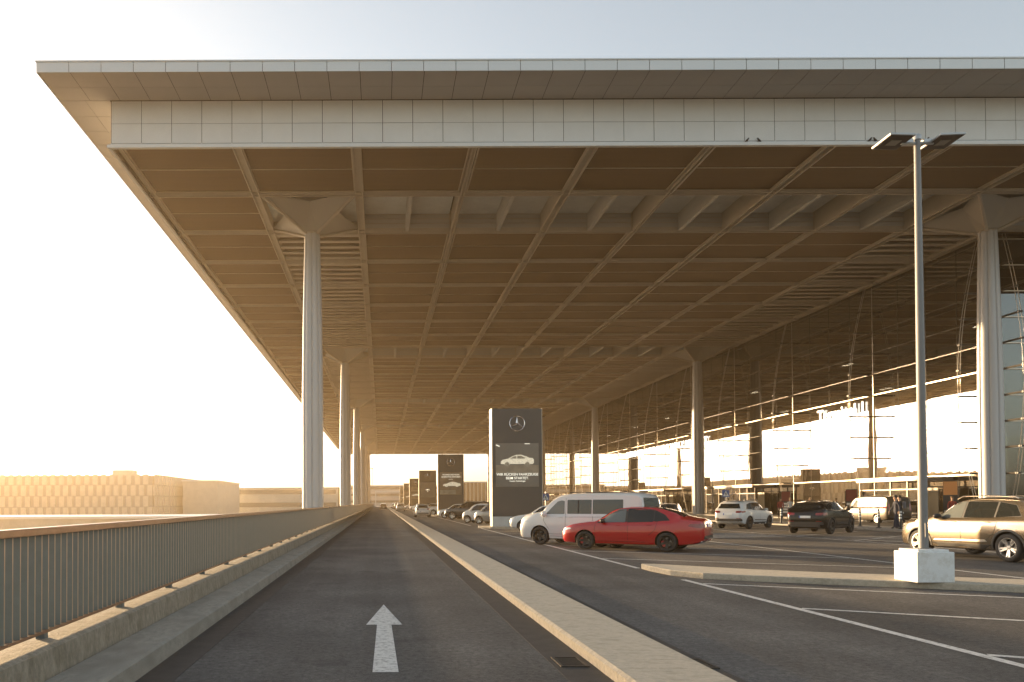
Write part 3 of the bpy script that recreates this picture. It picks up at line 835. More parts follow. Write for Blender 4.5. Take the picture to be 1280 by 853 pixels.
    def wheels(s, rim, spokes=5, twin=False, caliper=False, tw=.22):
        sp = s.sp; r = sp['wr']; W = sp['W']/2
        tb = MB(); hw = tw/2; rr = r*.70
        tb.lathe([(rr-.01, -hw*.9), (rr+.01, -hw), (r*.9, -hw*1.02), (r*.97, -hw*.86), (r, -hw*.6), (r, 0), (r, hw*.6), (r*.97, hw*.86), (r*.9, hw*1.02), (rr+.01, hw), (rr-.01, hw*.9)], n=40, axis='Y', cap=False)
        proto = None
        for ax in sp['axles']:
            for sd in (1, -1):
                x = s.L/2-ax; y = sd*(W-tw/2-.015)
                if proto is None:
                    t = tb.build('wheel', M_rubber, s.root, smooth=50)
                    rb = MB()
                    rb.lathe([(rr+.004, -.02), (rr+.006, hw*.93), (rr-.012, hw*.93), (rr-.03, hw*.55), (rr-.04, -.02)], n=40, axis='Y', cap=False)
                    for k in range(spokes):
                        for q in ((-.16, .16) if twin else (0,)):
                            a = 2*math.pi*k/spokes+q+.3
                            d = Vector((math.cos(a), 0, math.sin(a))); n_ = Vector((-d.z, 0, d.x))
                            wi, wo = (.022, .02) if twin else (.045, .032)
                            c0 = d*.05+Vector((0, hw*.55, 0)); c1 = d*(rr-.015)+Vector((0, hw*.80, 0))
                            vs = [rb.bm.verts.new(p) for p in (c0-n_*wi, c0+n_*wi, c1+n_*wo, c1-n_*wo)]
                            vb = [rb.bm.verts.new(v.co-Vector((0, .03, 0))) for v in vs]
                            rb.bm.faces.new(vs); rb.bm.faces.new(vb[::-1])
                            for i in range(4): rb.bm.faces.new((vs[i], vb[i], vb[(i+1) % 4], vs[(i+1) % 4]))
                    rb.lathe([(.0, hw*.62), (.055, hw*.60), (.062, hw*.3), (.0, hw*.3)], n=16, axis='Y')
                    ri = rb.build('rim', rim, t, smooth=35)
                    db = MB(); db.lathe([(rr*.98, -.015), (rr*.98, .0), (.0, .0)], n=30, axis='Y'); db.build('rim_backing', M_well, t)
                    dd = MB(); dd.lathe([(.0, .018), (rr*.66, .018), (rr*.66, .005), (.0, .005)], n=30, axis='Y'); dd.build('brake_disc', M_disc, t)
                    if caliper: MB().obox((rr*.5, .03, .02), (.05, 0, .02), (0, .022, 0), (-.03, 0, .09)).build('brake_caliper', M_caliper, t)
                    proto = t; o = t
                else: o = copy_tree(proto, s.root)
                o.location = (x, y, r); o.rotation_euler = (0, random.uniform(0, 1), 0 if sd > 0 else math.pi)
    def both(s, name, poly, view, m, **k):
        r = []
        for sd in (1, -1):
            pl = poly if view == 'side' else [(a*sd if view != 'top' else a, b if view != 'top' else b*sd) for a, b in poly]
            r.append(s.patch(name, pl, view, m, sd=sd if view == 'side' else 1, **k))
        return r
    def mirror(s, x, z, m, big=1.0):
        for sd in (1, -1):
            p, n = s.hit('side', x, z, sd)
            b = MB(); c = p+Vector((0, sd*.14, .03))
            bmesh.ops.create_icosphere(b.bm, subdivisions=2, radius=1, matrix=Matrix.Translation(c) @ Matrix.Diagonal((.085*big, .115, .075*big*big, 1)))
            b.obox(p+Vector((0, sd*.03, 0)), (.03, 0, 0), (0, .05, 0), (0, 0, .018))
            o = b.build('wing_mirror', m, s.root, smooth=40)
    def handles(s, pts, m):
        for x, z in pts:
            for sd in (1, -1):
                p, n = s.hit('side', x, z, sd)
                b = MB(); b.obox(p+n*.018, (.085, 0, 0), Vector((0, .010, 0)), (0, 0, .013)); b.build('door_handle', m, s.root, bevel=.006)
    def plate(s, z, view, w=.26, euro=True):
        o = s.patch('number_plate', [(-w, z-.055), (w, z-.055), (w, z+.055), (-w, z+.055)], view, M_plate, off=.022, h=.3, rnd=0)
        e = (-w, -w+.045) if view == 'rear' else (w-.045, w)
        # the blue strip sits at the reader's left
        e = (w-.045, w) if view == 'rear' else (-w, -w+.045)
        s.patch('plate_strip', [(e[0], z-.052), (e[1], z-.052), (e[1], z+.052), (e[0], z+.052)], view, M_blue, off=.026, h=.3, rnd=0, parent=o)
        # embossed characters, too small to read
        b = MB(); p, n = s.hit(view, 0, z)
        return o
    def place(s, near, px, phi, rear=False):
        """near-side axle point: local (x, y) -> world px at heading phi (from +Y towards +X)"""
        f = Vector((math.sin(phi), math.cos(phi))); l = Vector((-math.cos(phi), math.sin(phi)))
        o = Vector(px) - f*near[0] - l*near[1]
        s.root.location = (o.x, o.y, .006); s.root.rotation_euler = (0, 0, math.pi/2-phi)
        return s

def plan(L, f=.74, r=.80): return [(0, f-.12), (.03, f-.03), (.10, f+.06), (.22, f+.13), (.45, .955), (.85, .99), (1.3, 1), (L*.6, 1), (L-1.0, .985), (L-.5, .955), (L-.22, r+.09), (L-.10, r+.03), (L-.03, r-.04), (L, r-.12)]

SEDAN = dict(L=4.69, W=1.81, wr=.312, axles=(.90, 3.58), roofw=.68,
    top=[(0, .60), (.05, .71), (.16, .80), (.45, .89), (.85, .95), (1.18, .99), (1.42, 1.13), (1.75, 1.32), (2.05, 1.425), (2.45, 1.462), (2.95, 1.455), (3.35, 1.405), (3.75, 1.295), (4.1, 1.165), (4.4, 1.095), (4.56, 1.075), (4.64, .99), (4.69, .84)],
    belt=[(0, .60), (.5, .80), (1.2, .87), (2.5, .89), (4.0, .95), (4.69, .90)],
    bot=[(0, .34), (.12, .22), (.5, .20), (1.2, .19), (3.6, .19), (4.3, .24), (4.6, .33), (4.69, .42)], plan=plan(4.69, .76, .80))
VAN = dict(L=4.95, W=1.90, wr=.345, axles=(.93, 3.93), roofw=.84,
    top=[(0, .84), (.03, .98), (.09, 1.07), (.30, 1.18), (.70, 1.26), (.92, 1.31), (1.25, 1.60), (1.55, 1.82), (1.8, 1.91), (2.3, 1.955), (3.4, 1.965), (4.5, 1.945), (4.72, 1.91), (4.84, 1.80), (4.90, 1.50), (4.93, 1.2), (4.95, 1.0)],
    belt=[(0, .70), (.5, 1.02), (1.0, 1.12), (2, 1.14), (4.95, 1.16)],
    bot=[(0, .36), (.1, .24), (.6, .22), (4.3, .24), (4.8, .30), (4.95, .42)], plan=[(0, .80), (.03, .87), (.10, .92), (.22, .955), (.45, .98), (.85, 1), (4.3, 1), (4.7, .985), (4.85, .96), (4.92, .93), (4.95, .88)])
SUV = dict(L=4.49, W=1.84, wr=.345, axles=(.90, 3.58), roofw=.73,
    top=[(0, .68), (.05, .84), (.15, .94), (.5, 1.02), (1.0, 1.09), (1.2, 1.13), (1.5, 1.34), (1.85, 1.55), (2.15, 1.64), (2.7, 1.67), (3.5, 1.645), (3.95, 1.60), (4.12, 1.53), (4.28, 1.32), (4.40, 1.12), (4.46, .98), (4.49, .82)],
    belt=[(0, .66), (.5, .93), (1.2, 1.03), (3.0, 1.07), (4.49, 1.10)],
    bot=[(0, .38), (.12, .27), (.6, .24), (3.9, .25), (4.3, .31), (4.49, .44)], plan=plan(4.49, .78, .84))
COUPESUV = dict(SUV, L=4.37, W=1.91, wr=.365, axles=(.85, 3.53), roofw=.68,
    top=[(0, .70), (.05, .88), (.15, .97), (.5, 1.05), (1.0, 1.12), (1.25, 1.17), (1.6, 1.40), (1.95, 1.57), (2.25, 1.645), (2.7, 1.65), (3.4, 1.60), (3.85, 1.545), (4.0, 1.48), (4.15, 1.30), (4.26, 1.14), (4.34, 1.0), (4.37, .84)],
    belt=[(0, .68), (.5, .97), (1.2, 1.06), (3.0, 1.13), (4.37, 1.18)], plan=plan(4.37, .78, .84))
BIGSUV = dict(SUV, L=4.80, W=1.96, wr=.375, axles=(.92, 3.82), roofw=.71,
    top=[(0, .72), (.05, .90), (.15, 1.0), (.5, 1.07), (1.0, 1.13), (1.3, 1.18), (1.7, 1.42), (2.05, 1.60), (2.4, 1.69), (2.9, 1.715), (3.7, 1.69), (4.15, 1.64), (4.38, 1.55), (4.55, 1.32), (4.68, 1.14), (4.76, 1.0), (4.80, .86)],
    belt=[(0, .68), (.5, .98), (1.3, 1.07), (3.2, 1.10), (4.80, 1.13)],
    bot=[(0, .40), (.12, .29), (.6, .26), (4.1, .27), (4.6, .33), (4.8, .46)], plan=plan(4.80, .78, .84))
HATCH = dict(L=4.05, W=1.76, wr=.315, axles=(.82, 3.40), roofw=.70,
    top=[(0, .62), (.05, .76), (.15, .84), (.45, .92), (.85, .98), (1.1, 1.04), (1.4, 1.24), (1.75, 1.42), (2.1, 1.49), (2.6, 1.50), (3.3, 1.46), (3.65, 1.40), (3.8, 1.30), (3.92, 1.08), (4.0, .92), (4.05, .78)],
    belt=[(0, .60), (.5, .83), (1.2, .92), (4.05, 1.0)],
    bot=[(0, .34), (.12, .24), (.6, .21), (3.6, .22), (3.95, .30), (4.05, .40)], plan=plan(4.05, .76, .82))
CITY = dict(L=2.75, W=1.66, wr=.295, axles=(.50, 2.37), roofw=.74,
    top=[(0, .60), (.04, .78), (.12, .90), (.35, 1.02), (.55, 1.12), (.85, 1.36), (1.15, 1.50), (1.5, 1.55), (2.1, 1.53), (2.4, 1.46), (2.58, 1.22), (2.68, 1.0), (2.75, .8)],
    belt=[(0, .6), (.4, .90), (1.2, .95), (2.75, .98)],
    bot=[(0, .34), (.1, .24), (.5, .21), (2.3, .22), (2.65, .30), (2.75, .4)], plan=[(0, .68), (.05, .78), (.15, .88), (.4, .97), (.8, 1), (2.0, 1), (2.45, .95), (2.6, .88), (2.7, .8), (2.75, .7)])

def trim_arches(c, m=M_trimb, w=.05):
    """dark cladding along sill and around the arches"""
    sp = c.sp; r0 = sp['wr']+.055
    for ax in sp['axles']:
        for sd in (1, -1):
            n = 14; a0, a1 = R(-8), R(188)
            bm = bmesh.new(); rows = []
            for k in range(n+1):
                an = a0+(a1-a0)*k/n; row = []
                for rad, off in ((r0-.004, -.012), (r0-.004, .012), (r0+w, .012), (r0+w, -.006)):
                    p, nn = c.hit('side', ax+rad*math.cos(an), sp['wr']+rad*math.sin(an), sd)
                    row.append(None if p is None else bm.verts.new(p+nn*off))
                rows.append(row)
            for q, p in zip(rows, rows[1:]):
                for k in range(3):
                    f4 = (q[k], q[k+1], p[k+1], p[k])
                    if all(f4): bm.faces.new(f4)
            bmesh.ops.recalc_face_normals(bm, faces=bm.faces)
            me = bpy.data.meshes.new('arch_trim'); bm.to_mesh(me); bm.free(); me.materials.append(m)
            o = bpy.data.objects.new('arch_trim', me); C.objects.link(o); o.parent = c.root
    a, b = sp['axles']; z0 = interp(sp['bot'], 2)+.02
    c.both('sill_trim', [(a+r0+w-.02, z0), (b-r0-w+.02, z0), (b-r0-w+.02, z0+.14), (a+r0+w-.02, z0+.14)], 'side', m, off=.009, h=.3, rnd=0)

def common(c, kind_, glass=M_cglass, gfront=None, rim=M_rims, spokes=5, twin=False, detail=True, headz=.72, tailz=.85, clad=False, caliper=False, mirror_m=None, win=None, gaps=(), handles=(), rearwin=None, wind=None, platez=None, tail=None, head=None, fplate=None, grille=True):
    sp = c.sp; L = c.L; W = sp['W']/2
    c.wheels(rim, spokes, twin, caliper)
    if win and kind_ != 'van':
        ol = [win[0][0], win[-1][1]]
        for wpoly in reversed(win): ol += wpoly[2:]
        cx_ = sum(p[0] for p in ol)/len(ol); cz_ = sum(p[1] for p in ol)/len(ol)
        ol = [(cx_+(x-cx_)*1.02, cz_+(z-cz_)*1.07) for x, z in ol]
        c.both('window_surround', ol, 'side', M_trimb, off=.0015, h=.07, rnd=.02)
    for k, poly in enumerate(win or []):
        c.both('side_window', poly, 'side', gfront if (gfront and k == 0) else glass, off=.004)
    if wind: c.patch('windscreen', wind, 'top', glass, off=.004, h=.14)
    if rearwin: c.patch('rear_window', rearwin[1], rearwin[0], glass, off=.004, h=.12)
    for g in gaps:
        for sd in (1, -1): c.strip('door_gap', g, 'side', M_well, .010, sd, .002)
    if handles: c.handles(handles, mirror_m or c.pm)
    hd = head or [(.42*W*1.0, headz-.05), (.80*W, headz-.03), (.84*W, headz+.07), (.45*W, headz+.04)]
    c.both('headlight', hd, 'front', M_lens, off=.004)
    tl = tail or [(.50*W, tailz-.06), (.80*W, tailz-.06), (.84*W, tailz+.07), (.50*W, tailz+.05)]
    c.both('tail_light', tl, 'rear', M_red, off=.006)
    if detail:
        c.both('tail_light_wrap', [(L-.46, tailz-.01), (L-.08, tailz-.075), (L-.08, tailz+.065), (L-.40, tailz+.07)], 'side', M_red, off=.005)
        c.both('headlight_wrap', [(.10, headz-.05), (.42, headz+.03), (.36, headz+.07), (.10, headz+.04)], 'side', M_lens, off=.004)
    if grille:
        c.patch('grille', [(-.36*W, headz-.06), (.36*W, headz-.06), (.40*W, headz+.02), (-.40*W, headz+.02)], 'front', M_trimb, off=.004)
        c.patch('lower_intake', [(-.6*W, headz-.30), (.6*W, headz-.30), (.52*W, headz-.17), (-.52*W, headz-.17)], 'front', M_trimb, off=.004)
    if platez: c.plate(platez, 'rear')
    if fplate: c.plate(fplate, 'front')
    zb = interp(sp['bot'], L)
    c.patch('rear_valance', [(-.72*W, zb+.005), (.72*W, zb+.005), (.70*W, zb+.11), (-.70*W, zb+.11)], 'rear', M_trimb, off=.006)
    if clad: trim_arches(c)

def car_sedan():
    c = Car('parked_car', 'red liftback car with black wheels parked in front of the white van', 'car', SEDAN, paint('paint_red', (.44, .003, .005), .0))
    common(c, 'sedan', spokes=5, rim=M_rimb, caliper=True, headz=.67, tailz=.84, mirror_m=M_trimb,
        gfront=M_cglass2, win=[[(1.34, .93), (2.26, .935), (2.26, 1.378), (2.02, 1.36), (1.68, 1.20)], [(2.33, .935), (3.16, .96), (3.16, 1.35), (2.72, 1.39), (2.33, 1.382)], [(3.20, .965), (3.66, 1.02), (3.50, 1.19), (3.20, 1.335)]],
        gaps=[[(1.30, .98), (1.24, .72), (1.26, .30)], [(2.35, .98), (2.35, .28)], [(3.30, 1.0), (3.22, .70), (3.02, .52)], [(1.26, .30), (2.9, .30)]],
        rearwin=('top', [(3.28, -.50), (4.08, -.58), (4.08, .58), (3.28, .50)]), wind=[(1.24, -.66), (1.92, -.55), (1.92, .55), (1.24, .66)],
        platez=.86, tail=[(.48, .78), (.72, .78), (.75, .92), (.42, .92)], fplate=.45)
    # door handles share the paint
    c.handles([(2.05, .83), (3.02, .86)], c.pm)
    c.both('exhaust_trim', [(.48, .32), (.68, .32), (.68, .38), (.48, .38)], 'rear', M_chrome, off=.012)
    for sd in (1, -1):
        c.strip('side_crease', [(1.3, .44), (3.0, .46)], 'side', c.pm, .03, sd, .010)
    c.mirror(1.54, .95, M_trimb)
    b = MB(); b.obox((-.98, 0, 1.45), (.07, 0, -.01), (0, .012, 0), (-.02, 0, .035)); b.build('roof_aerial', M_trimb, c.root)
    return c
def car_van(label, pm, lod=False, glass=None, cat='van', rim=M_rimb, group=None, name='parked_van'):
    c = Car(name, label, cat, VAN, pm, group)
    g2 = mat('van_glass', (.05, .062, .060), .05, spec=.5, coat=.3)
    common(c, 'van', glass=glass or g2, gfront=M_cglass2, rim=rim, headz=.86, tailz=1.15, mirror_m=c.pm,
        win=[[(1.17, 1.17), (1.95, 1.17), (1.95, 1.66), (1.82, 1.68), (1.66, 1.64)], [(2.06, 1.18), (3.02, 1.18), (3.02, 1.70), (2.06, 1.70)], [(3.06, 1.18), (4.20, 1.18), (4.20, 1.70), (3.06, 1.70)]],
        gaps=[[(2.0, 1.75), (2.0, .30)], [(1.12, 1.12), (1.10, .92), (1.32, .60)], [(3.08, 1.10), (3.06, .34)], [(1.3, .42), (4.5, .44)], [(2.0, 1.06), (4.7, 1.08)], [(1.35, .34), (3.4, .34)]],
        handles=[(1.82, 1.05), (2.16, 1.05)], rearwin=('rear', [(-.74, 1.17), (.74, 1.17), (.70, 1.76), (-.70, 1.76)]),
        wind=[(.99, -.74), (1.62, -.66), (1.62, .66), (.99, .74)], platez=.78,
        tail=[(.70, .92), (.81, .92), (.81, 1.42), (.72, 1.42)], head=[(.42, .80), (.78, .86), (.80, 1.0), (.62, .97), (.42, .89)])
    c.strip('window_bar', [(2.50, 1.19), (2.50, 1.69)], 'side', M_well, .035, 1, .008); c.strip('window_bar', [(2.50, 1.19), (2.50, 1.69)], 'side', M_well, .035, -1, .008)
    c.mirror(1.18, 1.14, c.pm, 1.25)
    b = MB()
    for sd in (1, -1): b.tube([(L_, sd*.66, 1.965) for L_ in (.4, -1.9)], .018, 6)
    b.obox((-2.12, 0, 1.98), (.12, 0, 0), (0, .10, 0), (0, 0, .03))
    b.build('roof_rail', M_trimb, c.root)
    return c
def car_suv(label, pm, spec=SUV, glass=M_cglass, rim=M_rimb, clad=True, roofrail=True, group=None, name='parked_car', cat='car', lod=False, railm=None, pale=False, arch=None):
    c = Car(name, label, cat, spec, pm, group); L = c.L; k = L/4.49; zz = spec['top'][9][1]-1.67; bz = interp(spec['belt'], 2.5)+.05
    rt = interp(spec['top'], 2.4*k)-.115
    common(c, 'suv', glass=glass, gfront=M_cglass2 if pale else None, rim=rim, twin=(rim is M_rims), headz=.82+zz, tailz=1.0+zz*.8, clad=clad and not lod, detail=True, mirror_m=pm,
        win=[[(1.42*k, bz-.02), (2.22*k, bz), (2.22*k, rt), (2.02*k, rt-.01), (1.74*k, rt-.18)], [(2.29*k, bz), (3.16*k, bz+.01), (3.16*k, rt-.01), (2.29*k, rt)], [(3.21*k, bz+.02), (3.86*k, bz+.07), (3.66*k, rt-.10), (3.21*k, rt-.015)]],
        gaps=[] if lod else [[(1.30*k, bz-.06), (1.26*k, .72), (1.30*k, .36)], [(2.25*k, bz-.03), (2.25*k, .34)], [(3.30*k, bz-.03), (3.22*k, .74), (3.02*k, .58)]],
        handles=[] if lod else [(2.02*k, bz-.13), (3.02*k, bz-.11)], rearwin=('rear', [(-.66, bz+.09), (.66, bz+.09), (.54, rt-.06), (-.54, rt-.06)]),
        wind=[(1.30*k, -.70), (2.0*k, -.56), (2.0*k, .56), (1.30*k, .70)], platez=.86+zz)
    if clad and not lod:
        c.patch('rear_cladding', [(-.80, .46), (.80, .46), (.78, .60), (-.78, .60)], 'rear', M_trimb, off=.008)
        c.both('bumper_reflector', [(.50, .61), (.74, .61), (.74, .64), (.50, .64)], 'rear', M_red, off=.010)
    b = MB()
    b.tube([(-L*.30, -.52, spec['top'][9][1]-.02), (-L*.30-.02, .52, spec['top'][9][1]-.02)], .02, 6)
    b.build('rear_spoiler', M_trimb, c.root)
    if roofrail:
        for sd in (1, -1):
            r = MB(); z = spec['top'][9][1]; wy = spec['W']/2*spec['roofw']*.97
            r.tube([(L*.08, sd*wy, z-.06), (L*.04, sd*wy, z+.02), (-L*.15, sd*wy, z+.025), (-L*.29, sd*wy, z-.005), (-L*.31, sd*wy, z-.05)], .017, 6)
            r.build('roof_rail', railm or M_rims, c.root, smooth=60)
    if not lod: c.both('door_trim', [(1.38*k, .47), (3.02*k, .50), (2.96*k, .555), (1.42*k, .515)], 'side', M_rims if railm else M_trimb, off=.012, h=.2, rnd=0)
    c.mirror(1.58*k, bz+.0, pm if railm is None else M_trimb)
    return c
def car_hatch(label, pm, group=None, rim=M_rims, name='parked_car', spec=HATCH):
    c = Car(name, label, 'car', spec, pm, group); L = c.L; k = L/4.05
    if spec is CITY:
        win = [[(.78, 1.0), (1.62, 1.0), (1.62, 1.40), (1.25, 1.40), (1.0, 1.26)], [(1.70, 1.0), (2.32, 1.04), (2.2, 1.36), (1.70, 1.41)]]; wd = [(.60, -.62), (1.02, -.54), (1.02, .54), (.60, .62)]
    else:
        win = [[(1.32, .98), (2.02, .98), (2.02, 1.36), (1.85, 1.36), (1.6, 1.22)], [(2.08, .98), (2.86, 1.0), (2.86, 1.35), (2.08, 1.37)], [(2.90, 1.01), (3.36, 1.06), (3.20, 1.28), (2.90, 1.34)]]; wd = [(1.20, -.64), (1.86, -.54), (1.86, .54), (1.20, .64)]
    common(c, 'hatch', rim=rim, headz=.74, tailz=.92, win=win, wind=wd,
        rearwin=('rear', [(-.56, 1.05), (.56, 1.05), (.46, 1.34), (-.46, 1.34)]), platez=.66, gaps=[] if spec is CITY else [[(2.05, .95), (2.05, .30)]])
    c.mirror(.86 if spec is CITY else 1.42, 1.0, pm)
    return c

PH_L = -R(62)      # parked nose towards the road, away to the left
WHITE = paint('paint_white', (.66, .66, .65)); BLACK = mat('paint_black', (.008, .008, .008), .16, 0, spec=.35, coat=.35); GREY = paint('paint_grey', (.10, .115, .13), .5)
SILV = paint('paint_silver', (.38, .38, .37), .6); BRONZE = paint('paint_bronze', (.17, .135, .092), .7, .26); DGREY = paint('paint_dark_grey', (.035, .037, .04), .4)
GOLDB = mat('paint_dark_van', (.05, .04, .028), .35, .3, spec=.4, coat=.3)
PB = R(50)
def S(c, ax, side, pt, phi):
    """put the wheel (axle number, side +1 left / -1 right) on the ground point pt"""
    x = c.L/2-c.sp['axles'][ax]; y = side*(c.sp['W']/2)
    return c.place((x, y), pt, phi)
S(car_sedan(), 1, 1, (9.15, 23.62), -R(55))
S(car_van('white passenger van with black alloy wheels parked behind the red car', WHITE), 0, 1, (6.05, 28.1), -R(49))
S(car_suv('white sport utility car seen from behind, parked to the right of the red car', WHITE, group='cars in the bays towards the terminal', arch=True), 1, -1, (21.75, 43.3), PB)
S(car_suv('black sport utility car with sloping roof and gold reflections, parked nose in beside the bollards', BLACK, COUPESUV, roofrail=False, group='cars in the bays towards the terminal'), 1, -1, (22.1, 36.0), PB)
S(car_suv('bronze sport utility car with silver wheels driving past behind the lamp post base', BRONZE, BIGSUV, rim=M_rims, name='passing_car', railm=M_rims, pale=True), 1, 1, (16.35, 19.25), -R(4))
S(car_van('dark people carrier van standing by the entrance doors, lit gold along its side', GOLDB, glass=mat('van_dark_glass', (.02, .018, .015), .12, spec=.15), rim=M_rims), 1, -1, (37.1, 52.4), -R(3))
S(car_hatch('grey hatchback seen from behind left of the white sport utility car', GREY, 'cars in the bays towards the terminal'), 1, -1, (20.8, 51.0), R(28))
S(car_hatch('black car low behind the rear window of the red car', BLACK, 'cars in the bays towards the terminal'), 1, -1, (21.6, 58.5), R(30))
S(car_hatch('white hatchback driving away in the lane beside the median', WHITE, name='passing_car'), 1, 1, (3.75, 81.4), 0)
S(car_hatch('white car whose nose peeks out in front of the white van, by the pylon base', WHITE, 'cars parked nose to the road'), 0, 1, (7.65, 39.6), -R(64))
S(car_hatch('tiny white two door car parked just left of the nearest pylon, farther of the pair', WHITE, 'cars parked nose to the road', spec=CITY), 0, 1, (6.75, 57.6), -R(62))
S(car_hatch('tiny beige and black two door car parked against the nearest pylon', SILV, 'cars parked nose to the road', spec=CITY), 0, 1, (7.25, 54.6), -R(56))
S(car_suv('black van like car standing between the nearest pylon and the tiny cars', BLACK, group='cars parked nose to the road', lod=True), 0, 1, (8.8, 56.6), -R(60))
S(car_suv('dark estate car with silver wheels parked under the second pylon', DGREY, BIGSUV, rim=M_rims, group='cars parked nose to the road', lod=True), 0, 1, (6.75, 69.8), -R(62))
S(car_hatch('white car just showing its nose behind the dark estate car', WHITE, 'cars parked nose to the road'), 0, 1, (6.5, 75.5), -R(62))
S(car_suv('white sport utility car left of the second pylon base, partly behind the moving white hatchback', WHITE, rim=M_rims, group='cars parked nose to the road', lod=True), 0, 1, (6.9, 96.5), -R(62))
S(car_suv('silver sport utility car directly against the second pylon base', SILV, rim=M_rims, group='cars parked nose to the road', lod=True), 0, 1, (8.0, 92.0), -R(62))
# far traffic: copies of two small builds
base = car_hatch('pale hatchback far down the lane, right of the two driving side by side', WHITE, 'distant traffic', name='distant_car'); S(base, 1, 1, (2.9, 140), 0)
base2 = car_hatch('dark hatchback far down the lane at the left end of the traffic', DGREY, 'distant traffic', name='distant_car'); S(base2, 1, 1, (-.3, 172), 0)
base3 = car_suv('grey far car driving just left of the pale hatchback', SILV, group='distant traffic', name='distant_car', lod=True); S(base3, 1, 1, (3.5, 165), 0)
def clone(o, x, y, phi, label):
    c = copy_tree(o); c.location = (x, y, .006); c.rotation_euler = (0, 0, math.pi/2-phi); c['label'] = label; return c
far = [(8.5, 121, 'white car parked in the bay just left of the third pylon'), (9.0, 138, 'white car parked in the bay right behind the third pylon'), (8.6, 148, 'white car in the bay left of the fourth pylon base'), (8.4, 160, 'hazy white car in the bay below the fourth pylon'),
       (8.3, 190, 'hazy white car in the bay between the fourth and fifth pylons'), (8.3, 200, 'faint white car in the bay left of the fifth pylon'), (8.2, 232, 'faintest white car in the bay near the last pylon')]
for x, y, l in far: clone(base.root, x, y, -R(62), l)
clone(base3.root, 4.6, 205, 0, 'silver far car queueing in the lane below the haze')
clone(base.root, 4.2, 230, 0, 'white far car, last in the lane before the building')
clone(base2.root, .9, 215, 0, 'small dark far car in the middle of the arrow lane')
clone(base.root, 21, 70, R(40), 'white car in the inner bays behind the black and grey hatchbacks')
clone(base3.root, 21, 84, R(40), 'silver car in the inner bays beyond the white one')
clone(base2.root, 21, 100, R(40), 'dark car in the inner bays far behind the van')
clone(base3.root, 34.5, 96, 0, 'silver car standing in the drop off lane near the far doors')

# ------------------------------------------------------------------ bollards, signs, boards
M_bw = mat('bollard_white', (.75, .75, .72), .5); M_bk = mat('bollard_black', (.03, .03, .03), .5)
def bollard(x, y, label):
    t = empty('bollard', label, 'bollard', (x, y, .10), 0, 'striped bollards along the drop off island')
    b = MB()
    b.lathe([(.0, 0), (.14, 0), (.14, .03), (.06, .05), (.06, 1.0), (.045, 1.06), (0, 1.07)], n=14); b.build('post', M_bk, t, smooth=50)
    for k in range(3): MB().lathe([(.062, .55+k*.16), (.066, .555+k*.16), (.066, .635+k*.16), (.062, .64+k*.16)], n=14).build('white_band', M_bw, t, smooth=50)
bollard(28.9, 44.4, 'striped bollard between the black sport utility car and the dark people carrier')
bollard(28.0, 41.4, 'striped bollard in front of the rear corner of the dark people carrier')
bollard(28.1, 39.8, 'striped bollard nearest the lamp post, beside the walker with a backpack')
bollard(27.2, 50.0, 'striped bollard right of the white sport utility car, by the waiting pair')
def cross_sign(x, y, label, z=3.0, rz=0):
    q = .66
    t = empty('crossing_sign', label, 'traffic sign', (x, y, .1), rz, 'blue pedestrian crossing signs')
    MB().tube([(0, .04, 0), (0, .04, z)], .035, 8).build('post', M_steel, t)
    s = MB().box(-.42*q, .42*q, -.02, .01, z-.42-.42*q, z-.42+.42*q).build('sign_plate', mat('sign_blue', (.03, .08, .25), .35), t)
    MB().ext([(-.34*q, -.30*q), (.34*q, -.30*q), (0, .32*q)], (0, -.024, z-.42), (1, 0, 0), (0, 0, 1), (0, -.004, 0)).build('white_triangle', M_bw, s)
    w = MB()
    for c, a in (((0, .12), (.05, .05)), ((-.02, 0), (.05, .08)), ((-.08, -.16), (.03, .11)), ((.07, -.16), (.03, .11)), ((.09, .01), (.07, .02)), ((-.1, .0), (.06, .02))): w.box((c[0]-a[0])*q, (c[0]+a[0])*q, -.034, -.029, z-.43+(c[1]-a[1])*q*.8, z-.43+(c[1]+a[1])*q*.8)
    w.build('walking_figure', M_bk, s)
cross_sign(26.5, 56.5, 'blue pedestrian crossing sign above the white sport utility car', 2.55)
cross_sign(13.0, 58.0, 'blue pedestrian crossing sign beside the pylon, over the front of the white van', 2.35)
def board(x, y, z, cm, label, rows=4, h=2.5):
    t = empty('info_board', label, 'information board', (x, y, .12), R(-48), 'information boards at the entrances')
    MB().box(-.42, .42, -.06, .06, 0, h).build('panel', M_bk, t)
    MB().box(-.40, .40, -.066, -.061, h-1.0, h-.05).build('header', cm, t)
    for k in range(rows): MB().box(-.36, .36, -.067, -.061, .35+k*.27, .53+k*.27).build('info_strip', M_bw, t)
board(40.0, 72.6, 0, mat('board_red', (.17, .025, .018), .6), 'red headed information board with white strips behind the white sport utility car')
board(40.2, 62.8, 0, mat('board_red', (.17, .025, .018), .6), 'red headed information board just left of the dark people carrier')
board(40.2, 51.9, 0, mat('board_orange', (.55, .25, .08), .5), 'orange headed machine by the doors right of the lamp post', 2, 2.9)

